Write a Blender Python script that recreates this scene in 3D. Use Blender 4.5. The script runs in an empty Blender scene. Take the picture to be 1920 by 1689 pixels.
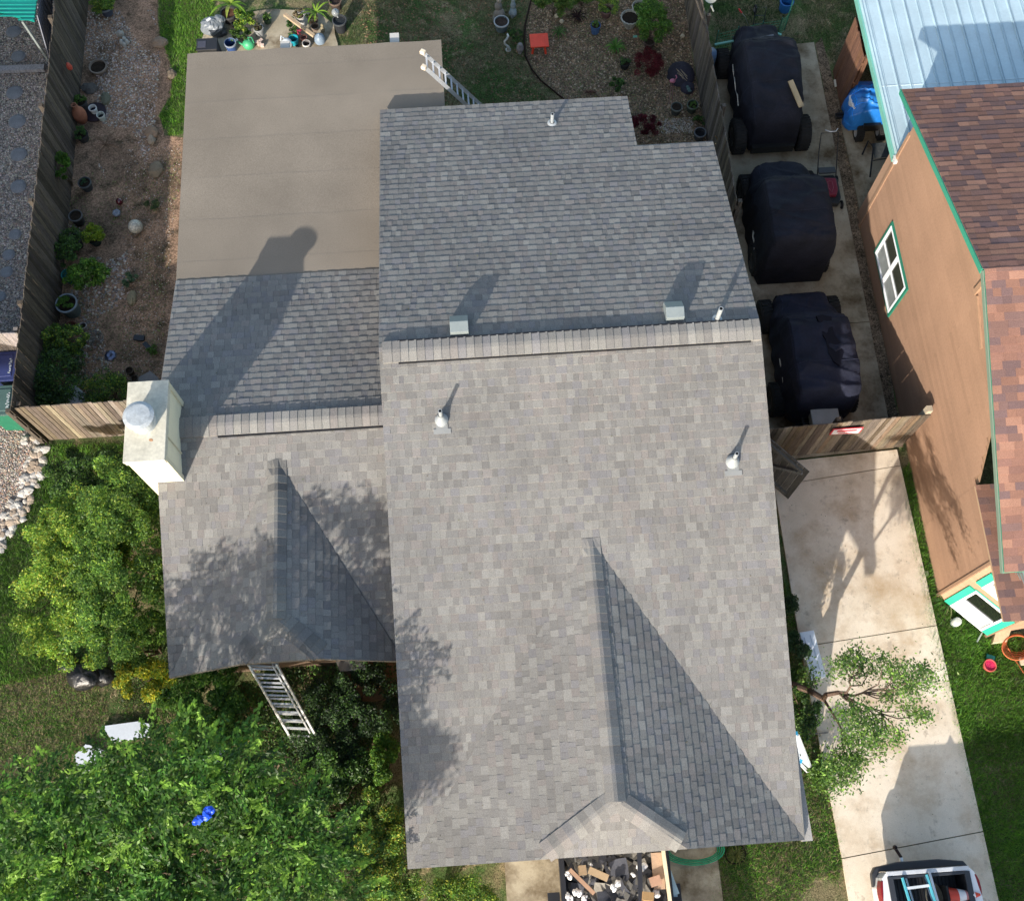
import bpy, math, random
import numpy as np
from math import sin, cos, tan, atan, radians, pi, sqrt, atan2
from mathutils import Vector
sc = bpy.context.scene
# ---------------------------------------------------------------- camera
CX, CY, FPX, CAMH, NADY = 960., 844.5, 2000., 21.5, 1600.
TILT = atan((NADY-CY)/FPX)
YAW = radians(3.9)
camd = bpy.data.cameras.new('camera'); cam = bpy.data.objects.new('camera', camd)
sc.collection.objects.link(cam); sc.camera = cam
camd.sensor_width = 36; camd.lens = 36*FPX/1920; camd.clip_end = 1000; camd.clip_start = .1
cam.location = (0, 0, CAMH); cam.rotation_euler = (TILT, 0, 0)
# ---------------------------------------------------------------- light
SUN_AZ, SUN_EL = radians(204.5), radians(20.7)
w = bpy.data.worlds.new('World'); sc.world = w; w.use_nodes = True
nt = w.node_tree; bg = nt.nodes['Background']
sky = nt.nodes.new('ShaderNodeTexSky'); sky.sky_type = 'NISHITA'; sky.sun_disc = False
sky.sun_elevation = SUN_EL; sky.sun_rotation = SUN_AZ; sky.altitude = 100; sky.dust_density = 1.5
wb = nt.nodes.new('ShaderNodeVectorMath'); wb.operation = 'MULTIPLY'; wb.inputs[1].default_value = (1.04, 1.0, .92); nt.links.new(sky.outputs[0], wb.inputs[0]); nt.links.new(wb.outputs[0], bg.inputs[0]); bg.inputs[1].default_value = .185
sd = bpy.data.lights.new('sun', 'SUN'); so = bpy.data.objects.new('sun', sd); sc.collection.objects.link(so)
sd.energy = 4.5; sd.angle = radians(.55); sd.color = (1, .93, .83)
dv = Vector((-sin(SUN_AZ)*cos(SUN_EL), -cos(SUN_AZ)*cos(SUN_EL), -sin(SUN_EL)))
so.rotation_euler = dv.to_track_quat('-Z', 'Y').to_euler(); so.location = (0, -20, 30)
sc.view_settings.view_transform = 'Standard'; sc.view_settings.look = 'None'
sc.view_settings.exposure = .75; sc.view_settings.gamma = 1
# ---------------------------------------------------------------- helpers
def W(px, py, z=0.):            # photo point at real height z -> world
    u, v = (px-CX)/FPX, (CY-py)/FPX
    d = (u, v*cos(TILT)+sin(TILT), v*sin(TILT)-cos(TILT)); t = (z-CAMH)/d[2]
    return (d[0]*t, d[1]*t, z)
CS, SN = cos(YAW), sin(YAW)
def hw(x, y, z=0.): return (x*CS-y*SN, x*SN+y*CS, z)
def hf(p): return (p[0]*CS+p[1]*SN, -p[0]*SN+p[1]*CS, p[2] if len(p) > 2 else 0)
def H(px, py, z=0.): return hf(W(px, py, z))
def tag(o, label=None, cat=None, group=None, kind=None):
    if label: o['label'] = label
    if cat: o['category'] = cat
    if group: o['group'] = group
    if kind: o['kind'] = kind
    return o
def empty(name, loc, rz=0., **k):
    o = bpy.data.objects.new(name, None); sc.collection.objects.link(o)
    o.location = loc; o.rotation_euler = (0, 0, rz); o.empty_display_size = .2
    return tag(o, **k)
def wloc(o):
    v = Vector((0, 0, 0))
    while o: v += Vector(o.location); o = o.parent
    return v
# ---------------------------------------------------------------- materials
MATS = {}
def nmat(key, rough=.85, metal=0., nscale=8., namt=.25, fscale=120., famt=.15, bump=.0, bscale=60., stretch=(1, 1, 1), spec=.3, trans=0., coat=0.):
    if key in MATS: return MATS[key]
    m = bpy.data.materials.new(key); m.use_nodes = True; n = m.node_tree.nodes; l = m.node_tree.links
    p = n['Principled BSDF']; p.inputs['Roughness'].default_value = rough; p.inputs['Metallic'].default_value = metal
    p.inputs['Specular IOR Level'].default_value = spec
    if coat: p.inputs['Coat Weight'].default_value = coat
    at = n.new('ShaderNodeAttribute'); at.attribute_name = 'Col'
    tc = n.new('ShaderNodeTexCoord'); mp = n.new('ShaderNodeMapping'); mp.inputs['Scale'].default_value = stretch
    l.new(tc.outputs['Object'], mp.inputs[0])
    n1 = n.new('ShaderNodeTexNoise'); n1.inputs['Scale'].default_value = nscale; n1.inputs['Detail'].default_value = 5; l.new(mp.outputs[0], n1.inputs[0])
    n2 = n.new('ShaderNodeTexNoise'); n2.inputs['Scale'].default_value = fscale; n2.inputs['Detail'].default_value = 2; l.new(mp.outputs[0], n2.inputs[0])
    def mr(src, amt):
        r = n.new('ShaderNodeMapRange'); r.inputs['From Min'].default_value = .25; r.inputs['From Max'].default_value = .75
        r.inputs['To Min'].default_value = 1-amt; r.inputs['To Max'].default_value = 1+amt; l.new(src, r.inputs['Value']); return r.outputs[0]
    mu = n.new('ShaderNodeMath'); mu.operation = 'MULTIPLY'; l.new(mr(n1.outputs[0], namt), mu.inputs[0]); l.new(mr(n2.outputs[0], famt), mu.inputs[1])
    sc_ = n.new('ShaderNodeVectorMath'); sc_.operation = 'SCALE'; l.new(at.outputs['Color'], sc_.inputs[0]); l.new(mu.outputs[0], sc_.inputs['Scale'])
    l.new(sc_.outputs[0], p.inputs['Base Color'])
    if bump:
        bn = n.new('ShaderNodeTexNoise'); bn.inputs['Scale'].default_value = bscale; bn.inputs['Detail'].default_value = 4; l.new(mp.outputs[0], bn.inputs[0])
        b = n.new('ShaderNodeBump'); b.inputs['Strength'].default_value = bump; b.inputs['Distance'].default_value = .02
        l.new(bn.outputs[0], b.inputs['Height']); l.new(b.outputs[0], p.inputs['Normal'])
    if trans:
        tr = n.new('ShaderNodeBsdfTranslucent'); l.new(sc_.outputs[0], tr.inputs[0])
        mx = n.new('ShaderNodeMixShader'); mx.inputs[0].default_value = trans
        l.new(p.outputs[0], mx.inputs[1]); l.new(tr.outputs[0], mx.inputs[2]); l.new(mx.outputs[0], n['Material Output'].inputs[0])
    MATS[key] = m; return m
SHINGLE = nmat('asphalt_shingle', .95, nscale=.9, namt=.13, fscale=90, famt=.34, spec=.1)
MEMBR = nmat('rolled_roofing', .95, nscale=.8, namt=.13, fscale=70, famt=.22, spec=.1)
PAINT = nmat('painted', .6, nscale=2, namt=.08, fscale=40, famt=.05)
SIDING = nmat('siding', .75, nscale=1.0, namt=.1, fscale=25, famt=.08)
STUCCO = nmat('stucco', .9, nscale=3, namt=.08, fscale=80, famt=.06, bump=.2)
WOOD = nmat('weathered_wood', .9, nscale=5, namt=.35, fscale=30, famt=.35, stretch=(6, 6, .7), bump=.3)
LUMBER = nmat('lumber', .8, nscale=6, namt=.15, fscale=60, famt=.1)
METAL = nmat('bare_metal', .35, metal=.85, nscale=6, namt=.15, fscale=60, famt=.08)
PMETAL = nmat('painted_metal', .35, metal=.2, nscale=1.5, namt=.1, fscale=20, famt=.05, spec=.5)
PLAST = nmat('plastic', .45, nscale=5, namt=.12, fscale=60, famt=.06, spec=.5)
CARP = nmat('car_paint', .25, nscale=1, namt=.03, fscale=10, famt=.02, spec=.5, coat=.6)
RUBBER = nmat('rubber', .85, nscale=12, namt=.25, fscale=60, famt=.2)
FABRIC = nmat('cover_fabric', .8, nscale=2.2, namt=.45, fscale=30, famt=.2, bump=.8, bscale=9, spec=.25)
TARP = nmat('tarp', .4, nscale=4, namt=.15, fscale=30, famt=.06, bump=.6, bscale=10, spec=.5)
CONC = nmat('concrete', .9, nscale=.9, namt=.16, fscale=14, famt=.13, bump=.1, bscale=80)
CLAY = nmat('clay', .8, nscale=10, namt=.2, fscale=60, famt=.1)
STONE = nmat('stone', .9, nscale=5, namt=.2, fscale=50, famt=.15, bump=.4, bscale=20)
LEAF = nmat('leaf', .5, nscale=1.2, namt=.22, fscale=6, famt=.15, spec=.35, trans=.4)
BARK = nmat('bark', .95, nscale=10, namt=.3, fscale=40, famt=.3, bump=.5, bscale=30)
SOIL = nmat('soil', 1., nscale=10, namt=.35, fscale=80, famt=.45, bump=.6, bscale=60, spec=.05)
GLASS = nmat('window_glass', .08, nscale=3, namt=.2, fscale=10, famt=.1, spec=.8)
# ---------------------------------------------------------------- mesh builder
rng = random.Random(7)
class B:
    def __init__(s, col=(.5, .5, .5)): s.v = []; s.f = []; s.c = []; s.m = []; s.col = col
    def add(s, vs, fs, col=None, mi=0):
        o = len(s.v); s.v += [tuple(p) for p in vs]
        for f in fs: s.f.append([i+o for i in f]); s.c.append(col or s.col); s.m.append(mi)
        return s
    def box(s, c, size, rz=0., col=None, mi=0, rx=0., ry=0.):
        from mathutils import Euler
        R = Euler((rx, ry, rz)).to_matrix(); c = Vector(c)
        a, b, d = size[0]/2, size[1]/2, size[2]/2
        vs = [c+R@Vector((x, y, z)) for z in (-d, d) for x, y in ((-a, -b), (a, -b), (a, b), (-a, b))]
        return s.add(vs, [(3, 2, 1, 0), (4, 5, 6, 7), (0, 1, 5, 4), (1, 2, 6, 5), (2, 3, 7, 6), (3, 0, 4, 7)], col, mi)
    def beam(s, p0, p1, w_, h_, col=None, up=(0, 0, 1), mi=0):
        p0, p1 = Vector(p0), Vector(p1); d = (p1-p0).normalized(); u = Vector(up)
        if abs(d.dot(u)) > .98: u = Vector((0, 1, 0))
        a = d.cross(u).normalized(); b = a.cross(d).normalized()
        vs = [p+a*x*w_/2+b*y*h_/2 for p in (p0, p1) for x, y in ((-1, -1), (1, -1), (1, 1), (-1, 1))]
        return s.add(vs, [(3, 2, 1, 0), (4, 5, 6, 7), (0, 1, 5, 4), (1, 2, 6, 5), (2, 3, 7, 6), (3, 0, 4, 7)], col, mi)
    def tube(s, pts, r, n=8, col=None, mi=0, closed=False):
        pts = [Vector(p) for p in pts]; m = len(pts); rr = r if isinstance(r, (list, tuple)) else [r]*m
        vs = []; prev = None
        for i, p in enumerate(pts):
            if closed: d = pts[(i+1) % m]-pts[i-1]
            else: d = pts[min(i+1, m-1)]-pts[max(i-1, 0)]
            d = d.normalized() if d.length > 1e-9 else Vector((0, 0, 1))
            if prev is None: a = d.cross(Vector((0, 0, 1)) if abs(d.z) < .9 else Vector((1, 0, 0))).normalized()
            else: a = (prev-d*prev.dot(d)).normalized()
            prev = a; b = d.cross(a)
            vs += [p+(a*cos(2*pi*k/n)+b*sin(2*pi*k/n))*rr[i] for k in range(n)]
        fs = []
        for i in range(m if closed else m-1):
            j = (i+1) % m
            for k in range(n): fs.append((i*n+k, i*n+(k+1) % n, j*n+(k+1) % n, j*n+k))
        if not closed: fs += [tuple(range(n))[::-1], tuple((m-1)*n+k for k in range(n))]
        return s.add(vs, fs, col, mi)
    def lathe(s, prof, c, n=20, col=None, ax='z', sy=1., mi=0, cols=None, wob=0.):
        c = Vector(c); vs = []
        for r, z in prof:
            for k in range(n):
                t = 2*pi*k/n; q = r*(1+wob*(k % 2))
                if ax == 'z': vs.append(c+Vector((q*cos(t), q*sin(t)*sy, z)))
                elif ax == 'x': vs.append(c+Vector((z, q*cos(t), q*sin(t))))
                else: vs.append(c+Vector((q*cos(t), z, q*sin(t))))
        for i in range(len(prof)-1):
            fs = [(i*n+k, i*n+(k+1) % n, (i+1)*n+(k+1) % n, (i+1)*n+k) for k in range(n)]
            if i == 0: o = len(s.v); s.v += [tuple(p) for p in vs]
            for f in fs: s.f.append([q+o for q in f]); s.c.append((cols[i] if cols else None) or col or s.col); s.m.append(mi)
        return s
    def disc(s, c, r, n=20, col=None, sy=1., mi=0):
        return s.add([(c[0]+r*cos(2*pi*k/n), c[1]+r*sy*sin(2*pi*k/n), c[2]) for k in range(n)], [tuple(range(n))], col, mi)
    def prism(s, poly, z0, z1, col=None, mi=0):
        n = len(poly); a = sum(poly[i][0]*poly[(i+1) % n][1]-poly[(i+1) % n][0]*poly[i][1] for i in range(n))
        if a < 0: poly = poly[::-1]
        f0 = z0 if callable(z0) else (lambda x, y: z0); f1 = z1 if callable(z1) else (lambda x, y: z1)
        vs = [(p[0], p[1], f0(p[0], p[1])) for p in poly]+[(p[0], p[1], f1(p[0], p[1])) for p in poly]
        fs = [tuple(range(n))[::-1], tuple(range(n, 2*n))]+[(i, (i+1) % n, n+(i+1) % n, n+i) for i in range(n)]
        return s.add(vs, fs, col, mi)
    def blob(s, c, r, col=None, seg=10, rings=6, jit=.1, mi=0, seed=None):
        R = random.Random(seed if seed is not None else rng.random()); rx, ry, rz = r if isinstance(r, (tuple, list)) else (r, r, r)
        vs = [(c[0], c[1], c[2]-rz)]
        for i in range(1, rings):
            ph = pi*i/rings-pi/2
            for k in range(seg):
                t = 2*pi*k/seg; j = 1+R.uniform(-jit, jit)
                vs.append((c[0]+rx*cos(ph)*cos(t)*j, c[1]+ry*cos(ph)*sin(t)*j, c[2]+rz*sin(ph)*j))
        vs.append((c[0], c[1], c[2]+rz)); e = len(vs)-1
        fs = [(0, 1+(k+1) % seg, 1+k) for k in range(seg)]
        for i in range(rings-2):
            for k in range(seg): a = 1+i*seg; fs.append((a+k, a+(k+1) % seg, a+seg+(k+1) % seg, a+seg+k))
        a = 1+(rings-2)*seg; fs += [(a+k, a+(k+1) % seg, e) for k in range(seg)]
        return s.add(vs, fs, col, mi)
    def house(s, fn=hw):   # convert house-frame vertices to world
        s.v = [fn(*p) for p in s.v]; return s
    def build(s, name, mat, parent=None, origin=None, smooth=False, bevel=0., label=None, local=False, **k):
        off = Vector((0, 0, 0)) if local else (wloc(parent) if parent else Vector(origin or (0, 0, 0)))
        me = bpy.data.meshes.new(name); me.from_pydata([(p[0]-off.x, p[1]-off.y, p[2]-off.z) for p in s.v], [], s.f)
        for q in (mat if isinstance(mat, (list, tuple)) else [mat]): me.materials.append(q)
        at = me.color_attributes.new('Col', 'FLOAT_COLOR', 'CORNER')
        arr = np.ones((len(me.loops), 4), np.float32); i = 0
        for f, c in zip(s.f, s.c): arr[i:i+len(f), :3] = c; i += len(f)
        at.data.foreach_set('color', arr.ravel())
        me.polygons.foreach_set('material_index', s.m)
        if smooth: me.polygons.foreach_set('use_smooth', [True]*len(s.f))
        me.update()
        o = bpy.data.objects.new(name, me); sc.collection.objects.link(o)
        if parent: o.parent = parent
        else: o.location = origin or (0, 0, 0)
        if bevel:
            bm = o.modifiers.new('bevel', 'BEVEL'); bm.width = bevel; bm.segments = 2; bm.limit_method = 'ANGLE'
        tag(o, label, **k); return o
def fastmesh(name, V, nper, cols, mat, parent=None, origin=(0, 0, 0), **k):
    """V (N,nper,3) separate polygons, cols (N,3)"""
    N = len(V); off = np.array(wloc(parent) if parent else origin)
    me = bpy.data.meshes.new(name); me.vertices.add(N*nper); me.vertices.foreach_set('co', (V.reshape(-1, 3)-off).astype(np.float32).ravel())
    me.loops.add(N*nper); me.loops.foreach_set('vertex_index', np.arange(N*nper, dtype=np.int32))
    me.polygons.add(N); me.polygons.foreach_set('loop_start', np.arange(0, N*nper, nper, dtype=np.int32))
    try: me.polygons.foreach_set('loop_total', np.full(N, nper, np.int32))
    except Exception: pass
    me.materials.append(mat)
    at = me.color_attributes.new('Col', 'FLOAT_COLOR', 'CORNER')
    a = np.ones((N, nper, 4), np.float32); a[:, :, :3] = cols[:, None, :]; at.data.foreach_set('color', a.ravel())
    me.update(calc_edges=True); me.validate()
    o = bpy.data.objects.new(name, me); sc.collection.objects.link(o)
    if parent: o.parent = parent
    else: o.location = origin
    return tag(o, **k)
def palette(R, n, pal, jit=.2):
    pal = np.array(pal, float); c = pal[R.integers(0, len(pal), n)]
    return np.clip(c*(1+R.uniform(-jit, jit, (n, 1)))*(1+R.uniform(-.08, .08, (n, 3))), 0, 1)
def leaves(name, P, size, cols, R, aspect=.45, droop=0., up=.5, D=None, **k):
    n = len(P); d = R.normal(size=(n, 3))
    if D is not None: d = D*1.3+d*.55
    d[:, 2] = d[:, 2]*.5-droop; d /= np.linalg.norm(d, axis=1)[:, None]
    nn = R.normal(size=(n, 3)); nn[:, 2] += up*3; s = np.cross(d, nn); s /= (np.linalg.norm(s, axis=1)[:, None]+1e-9)
    L = (size*R.uniform(.6, 1.3, n))[:, None]; Wd = L*aspect
    up_ = np.cross(s, d)
    V = np.stack([P-d*L*.5, P+s*Wd*.5+up_*Wd*.12, P+d*L*.5, P-s*Wd*.5+up_*Wd*.12], 1)
    return fastmesh(name, V, 4, cols, LEAF, **k)
def inpoly(x, y, poly):
    ins = np.zeros(len(x), bool); n = len(poly)
    for i in range(n):
        x0, y0 = poly[i][:2]; x1, y1 = poly[(i+1) % n][:2]
        c = ((y0 > y) != (y1 > y)) & (x < (x1-x0)*(y-y0)/((y1-y0)+1e-12)+x0); ins ^= c
    return ins
def scatter(poly, dens, R):
    p = np.array([q[:2] for q in poly]); lo, hi = p.min(0), p.max(0); n = int((hi-lo).prod()*dens)
    x, y = R.uniform(lo[0], hi[0], n), R.uniform(lo[1], hi[1], n); m = inpoly(x, y, poly); return x[m], y[m]
def pnoise(x, y, s, seed=0):      # cheap smooth noise 0..1
    r = np.random.default_rng(seed); v = 0
    for i in range(5):
        a, b, c = r.uniform(0, 2*pi), r.uniform(.6, 1.6)*s, r.uniform(0, 6.28); v = v+np.sin((x*cos(a)+y*sin(a))*b+c+1.3*np.sin(x*s*.7*sin(a+1)+y*s*.6*cos(a)))
    return .5+v/6
def pxpoly(pts, z=0.): return [W(x, y, z)[:2] for x, y in pts]
def rough(poly, step=.35, amp=.05, seed=1):
    R = random.Random(seed); out = []
    for i in range(len(poly)):
        a, b = poly[i], poly[(i+1) % len(poly)]; n = max(1, int(math.dist(a, b)/step))
        for k in range(n):
            t = k/n; out.append((a[0]+(b[0]-a[0])*t+R.uniform(-amp, amp), a[1]+(b[1]-a[1])*t+R.uniform(-amp, amp)))
    return out
# ================================================================ SETTING: ground sheets
def groundmat(key, ramp, scales, rough_=1., bump=.6, bs=50, warp=.0, speck=None):
    m = bpy.data.materials.new(key); m.use_nodes = True; n = m.node_tree.nodes; l = m.node_tree.links; p = n['Principled BSDF']
    p.inputs['Roughness'].default_value = rough_; p.inputs['Specular IOR Level'].default_value = .1
    tc = n.new('ShaderNodeTexCoord'); col = None
    for i, (sc_, cols, lo, hi) in enumerate(ramp):
        t = n.new('ShaderNodeTexNoise'); t.inputs['Scale'].default_value = sc_; t.inputs['Detail'].default_value = 6; t.inputs['Roughness'].default_value = .65
        mp = n.new('ShaderNodeMapping'); mp.inputs['Location'].default_value = (i*7.3, i*3.1, i*5.7); l.new(tc.outputs['Object'], mp.inputs[0]); l.new(mp.outputs[0], t.inputs[0])
        r = n.new('ShaderNodeValToRGB'); r.color_ramp.elements[0].position = lo; r.color_ramp.elements[1].position = hi
        l.new(t.outputs[0], r.inputs[0])
        if col is None:
            r.color_ramp.elements[0].color = (*cols[0], 1); r.color_ramp.elements[1].color = (*cols[1], 1); col = r.outputs[0]
        else:
            x = n.new('ShaderNodeMixRGB'); l.new(r.outputs[0], x.inputs[0]); l.new(col, x.inputs[1]); x.inputs[2].default_value = (*cols[0], 1); col = x.outputs[0]
    if speck:
        v = n.new('ShaderNodeTexVoronoi'); v.inputs['Scale'].default_value = speck[0]; l.new(tc.outputs['Object'], v.inputs[0])
        h = n.new('ShaderNodeSeparateColor'); l.new(v.outputs['Color'], h.inputs[0])
        mr = n.new('ShaderNodeMapRange'); mr.inputs['To Min'].default_value = 1-speck[1]; mr.inputs['To Max'].default_value = 1+speck[1]; l.new(h.outputs[0], mr.inputs[0])
        s2 = n.new('ShaderNodeVectorMath'); s2.operation = 'SCALE'; l.new(col, s2.inputs[0]); l.new(mr.outputs[0], s2.inputs['Scale']); col = s2.outputs[0]
    l.new(col, p.inputs['Base Color'])
    bn = n.new('ShaderNodeTexNoise'); bn.inputs['Scale'].default_value = bs; bn.inputs['Detail'].default_value = 5; l.new(tc.outputs['Object'], bn.inputs[0])
    b = n.new('ShaderNodeBump'); b.inputs['Strength'].default_value = bump; b.inputs['Distance'].default_value = .03; l.new(bn.outputs[0], b.inputs['Height']); l.new(b.outputs[0], p.inputs['Normal'])
    return m
GRASSM = groundmat('lawn_ground', [(1.1, [(.07, .115, .035), (.17, .145, .08)], .42, .58), (4., [(.30, .23, .14)], .54, .68)], 0, speck=(55, .5))
SOILM = groundmat('yard_soil', [(.9, [(.16, .11, .075), (.37, .235, .155)], .36, .6), (3.2, [(.08, .062, .04)], .52, .70), (9., [(.16, .15, .075)], .6, .75)], 0, speck=(38, .45))
MULCHM = groundmat('mulch_ground', [(2.5, [(.11, .082, .055), (.25, .18, .12)], .35, .65), (8., [(.03, .028, .018)], .5, .75)], 0, speck=(45, .6))
GRAVM = groundmat('gravel_ground', [(5, [(.13, .12, .11), (.27, .235, .21)], .3, .7)], 0, speck=(34, .8), bs=30, bump=1)
CONCM = groundmat('driveway_concrete', [(.5, [(.64, .54, .415), (.79, .70, .575)], .35, .62), (1.3, [(.44, .31, .185)], .46, .76), (14, [(.38, .34, .28)], .6, .9), (5, [(.48, .40, .31)], .58, .7)], 0, rough_=.9, bump=.2, bs=120, speck=(160, .09))
SLABM = groundmat('old_concrete', [(.9, [(.30, .25, .17), (.44, .385, .29)], .35, .65), (1.5, [(.11, .075, .04)], .46, .70), (16, [(.2, .17, .13)], .58, .85)], 0, rough_=.9, bump=.15, bs=120, speck=(160, .08))
def sheet(name, poly, z, mat, thick=0.):
    b = B((.3, .3, .3)); n = len(poly)
    if thick: b.prism(poly, z-thick, z)
    else:
        a = sum(poly[i][0]*poly[(i+1) % n][1]-poly[(i+1) % n][0]*poly[i][1] for i in range(n))
        if a < 0: poly = poly[::-1]
        b.add([(x, y, z) for x, y in poly], [tuple(range(n))])
    return b.build(name, mat, kind='structure')
sheet('ground', [(-150, -150), (150, -150), (150, 250), (-150, 250)], 0, GRASSM)
sheet('yard_soil', rough(pxpoly([(120, -160), (300, -160), (297, 60), (322, 130), (318, 180), (296, 215), (310, 255), (352, 262), (480, 300), (480, 900), (237, 812), (95, 824), (110, 560), (118, 400), (140, 200), (150, 40)])), .004, SOILM)
sheet('mulch_bed', rough(pxpoly([(1010, -160), (994, 10), (986, 60), (988, 110), (1004, 148), (1058, 186), (1200, 420), (1345, 420), (1325, 260), (1298, 110), (1270, -160)]), amp=.02), .004, MULCHM)
sheet('gravel_path', rough([hw(-14.5, 10.85)[:2], hw(-9.55, 10.85)[:2], hw(-9.62, 26)[:2], hw(-14.5, 26)[:2]], amp=.0), .004, GRAVM)
sheet('gravel_area', rough(pxpoly([(-150, 760), (30, 790), (70, 818), (62, 850), (70, 890), (48, 945), (15, 1000), (-60, 1060), (-150, 1130)])), .004, GRAVM)
sheet('dirt_strip', rough(pxpoly([(1529, 84), (1540, 70), (1560, 140), (1577, 210), (1617, 430), (1660, 640), (1693, 838), (1672, 840), (1650, 740), (1573, 330)]), amp=.015), .006, MULCHM)
# driveway slabs with joints (each slab is cut by real gaps)
DRV = []
def slab(name, xl, xr, ys, mat, z=.06, gap=.018):
    b = B((.5, .48, .42))
    for i in range(len(ys)-1):
        (l0, r0), (l1, r1) = ys[i][1:], ys[i+1][1:]
        b.prism([hw(xl(ys[i][0]), l0+gap/2)[:2], hw(xr(ys[i][0]), r0+gap/2)[:2], hw(xr(ys[i+1][0]), r1-gap/2)[:2], hw(xl(ys[i+1][0]), l1-gap/2)[:2]], -.05, z)
    return b.build(name, mat, kind='structure')
J = [H(1484, 902)[1], H(1678, 875)[1], H(1532, 1202)[1], H(1740, 1177)[1], H(1582, 1602)[1], H(1837, 1565)[1]]
jl = lambda q: q
slab('driveway', lambda y: 6.18 if y < 2 else 6.05, lambda y: 8.92-.015*y, [(-9, -9, -9), (-4, -4, -3.9), (J[4], J[4]-.06, J[5]+.06), (J[2], J[2]-.1, J[3]+.03), (J[0], J[0]-.1, J[1]), (7.5, 7.42, 7.55)], CONCM)
slab('side_slab', lambda y: 5.9, lambda y: 8.76+.01*(y-8), [(7.5, 7.45, 7.58), (10.6, 10.6, 10.62), (14.2, 14.2, 14.22), (18.45, 18.35, 18.5)], SLABM)
sheet('path', [hw(9.12, 12.9)[:2], hw(14, 12.9)[:2], hw(14, 16.35)[:2], hw(9.12, 16.3)[:2]], .05, SLABM, .1)
slab('garage_apron', lambda y: -.15, lambda y: 3.85, [(-9, -9, -9), (-3.2, -3.2, -3.2), (.6, .6, .6)], SLABM, .055)
pa = pxpoly([(372, 135), (368, 108), (385, 60), (420, 36), (470, 24), (540, 20), (600, 26), (628, 50), (634, 85), (640, 140)])
sheet('patio_slab', rough(pa, .3, .03), .05, SLABM, .1)
# ================================================================ SHINGLES
DARKG = [(.14, .136, .13), (.165, .16, .15), (.18, .174, .162), (.15, .145, .142), (.195, .188, .172)]
def clip(poly, a, b):   # keep left of a->b
    out = []; n = len(poly)
    sd_ = lambda p: (b[0]-a[0])*(p[1]-a[1])-(b[1]-a[1])*(p[0]-a[0])
    for i in range(n):
        p, q = poly[i], poly[(i+1) % n]; sp, sq = sd_(p), sd_(q)
        if sp >= 0: out.append(p)
        if sp*sq < 0: t = sp/(sp-sq); out.append((p[0]+(q[0]-p[0])*t, p[1]+(q[1]-p[1])*t))
    return out
def ccw(p):
    a = sum(p[i][0]*p[(i+1) % len(p)][1]-p[(i+1) % len(p)][0]*p[i][1] for i in range(len(p))); return p if a > 0 else p[::-1]
GREY = [(0.175, 0.168, 0.160), (0.188, 0.181, 0.172), (0.203, 0.195, 0.184), (0.225, 0.218, 0.204), (0.206, 0.190, 0.179), (0.186, 0.180, 0.181), (0.214, 0.207, 0.193), (0.195, 0.188, 0.179)]
def shingles(name, parent, o, e, nrm, z0, s, polys, seed, pal=GREY, expo=.143, tw=(.08, .21), th=(.008, .0125), fr=hw, label=None, mat=SHINGLE):
    """plan frame: point = o + a*e + b*nrm ; height z0 + s*b"""
    cp = 1/sqrt(1+s*s); ex = expo*cp; b_ = B(); R0 = random.Random(seed)
    polys = [ccw(p) for p in polys]
    ab = lambda p: ((p[0]-o[0])*e[0]+(p[1]-o[1])*e[1], (p[0]-o[0])*nrm[0]+(p[1]-o[1])*nrm[1])
    allp = [ab(p) for q in polys for p in q]; amin, amax = min(p[0] for p in allp)-.3, max(p[0] for p in allp)+.3
    bmin, bmax = min(p[1] for p in allp), max(p[1] for p in allp)
    k0, k1 = int(math.floor(bmin/ex)), int(math.ceil(bmax/ex))
    flip = e[0]*nrm[1]-e[1]*nrm[0] < 0
    pp = [ccw([ab(p) for p in q]) for q in polys]
    for k in range(k0, k1+1):
        R = random.Random(seed*1000+k); a = amin-R.uniform(0, .2); b0, b1 = k*ex, (k+1)*ex+.0; raised = False
        drift = .9+.1*sin(k*.7+seed)
        while a < amax:
            wd = R.uniform(*tw) if raised else R.uniform(tw[0]*.8, tw[1]*.8)
            a1 = a+wd; c = R.choice(pal); g = R.uniform(.95, 1.05)*(.97+.03*drift)*(1.04 if raised else .955); c = (c[0]*g, c[1]*g, c[2]*g)
            h0 = th[1] if raised else th[0]; h0 += R.uniform(-.001, .0015); wob = R.uniform(-.0015, .0015)
            for q in pp:
                r = [(a+.001, b0+wob), (a1-.001, b0+wob), (a1-.001, b1), (a+.001, b1)]
                for i in range(len(q)):
                    r = clip(r, q[i], q[(i+1) % len(q)])
                    if len(r) < 3: break
                if len(r) < 3: continue
                top = [(p, z0+s*p[1]+.0015+h0*(1-(p[1]-b0)/ex)) for p in r]
                vt = [fr(o[0]+p[0]*e[0]+p[1]*nrm[0], o[1]+p[0]*e[1]+p[1]*nrm[1], z) for p, z in top]
                vb = [fr(o[0]+p[0]*e[0]+p[1]*nrm[0], o[1]+p[0]*e[1]+p[1]*nrm[1], z0+s*p[1]-.004) for p, z in top]
                n = len(r); T = tuple(range(n)); F = [T]+[(i, n+i, n+(i+1) % n, (i+1) % n) for i in range(n)]
                if flip: F = [f[::-1] for f in F]
                b_.add(vt+vb, F, c)
            a = a1; raised = not raised
    return b_.build(name, mat, parent, label=label)
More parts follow.
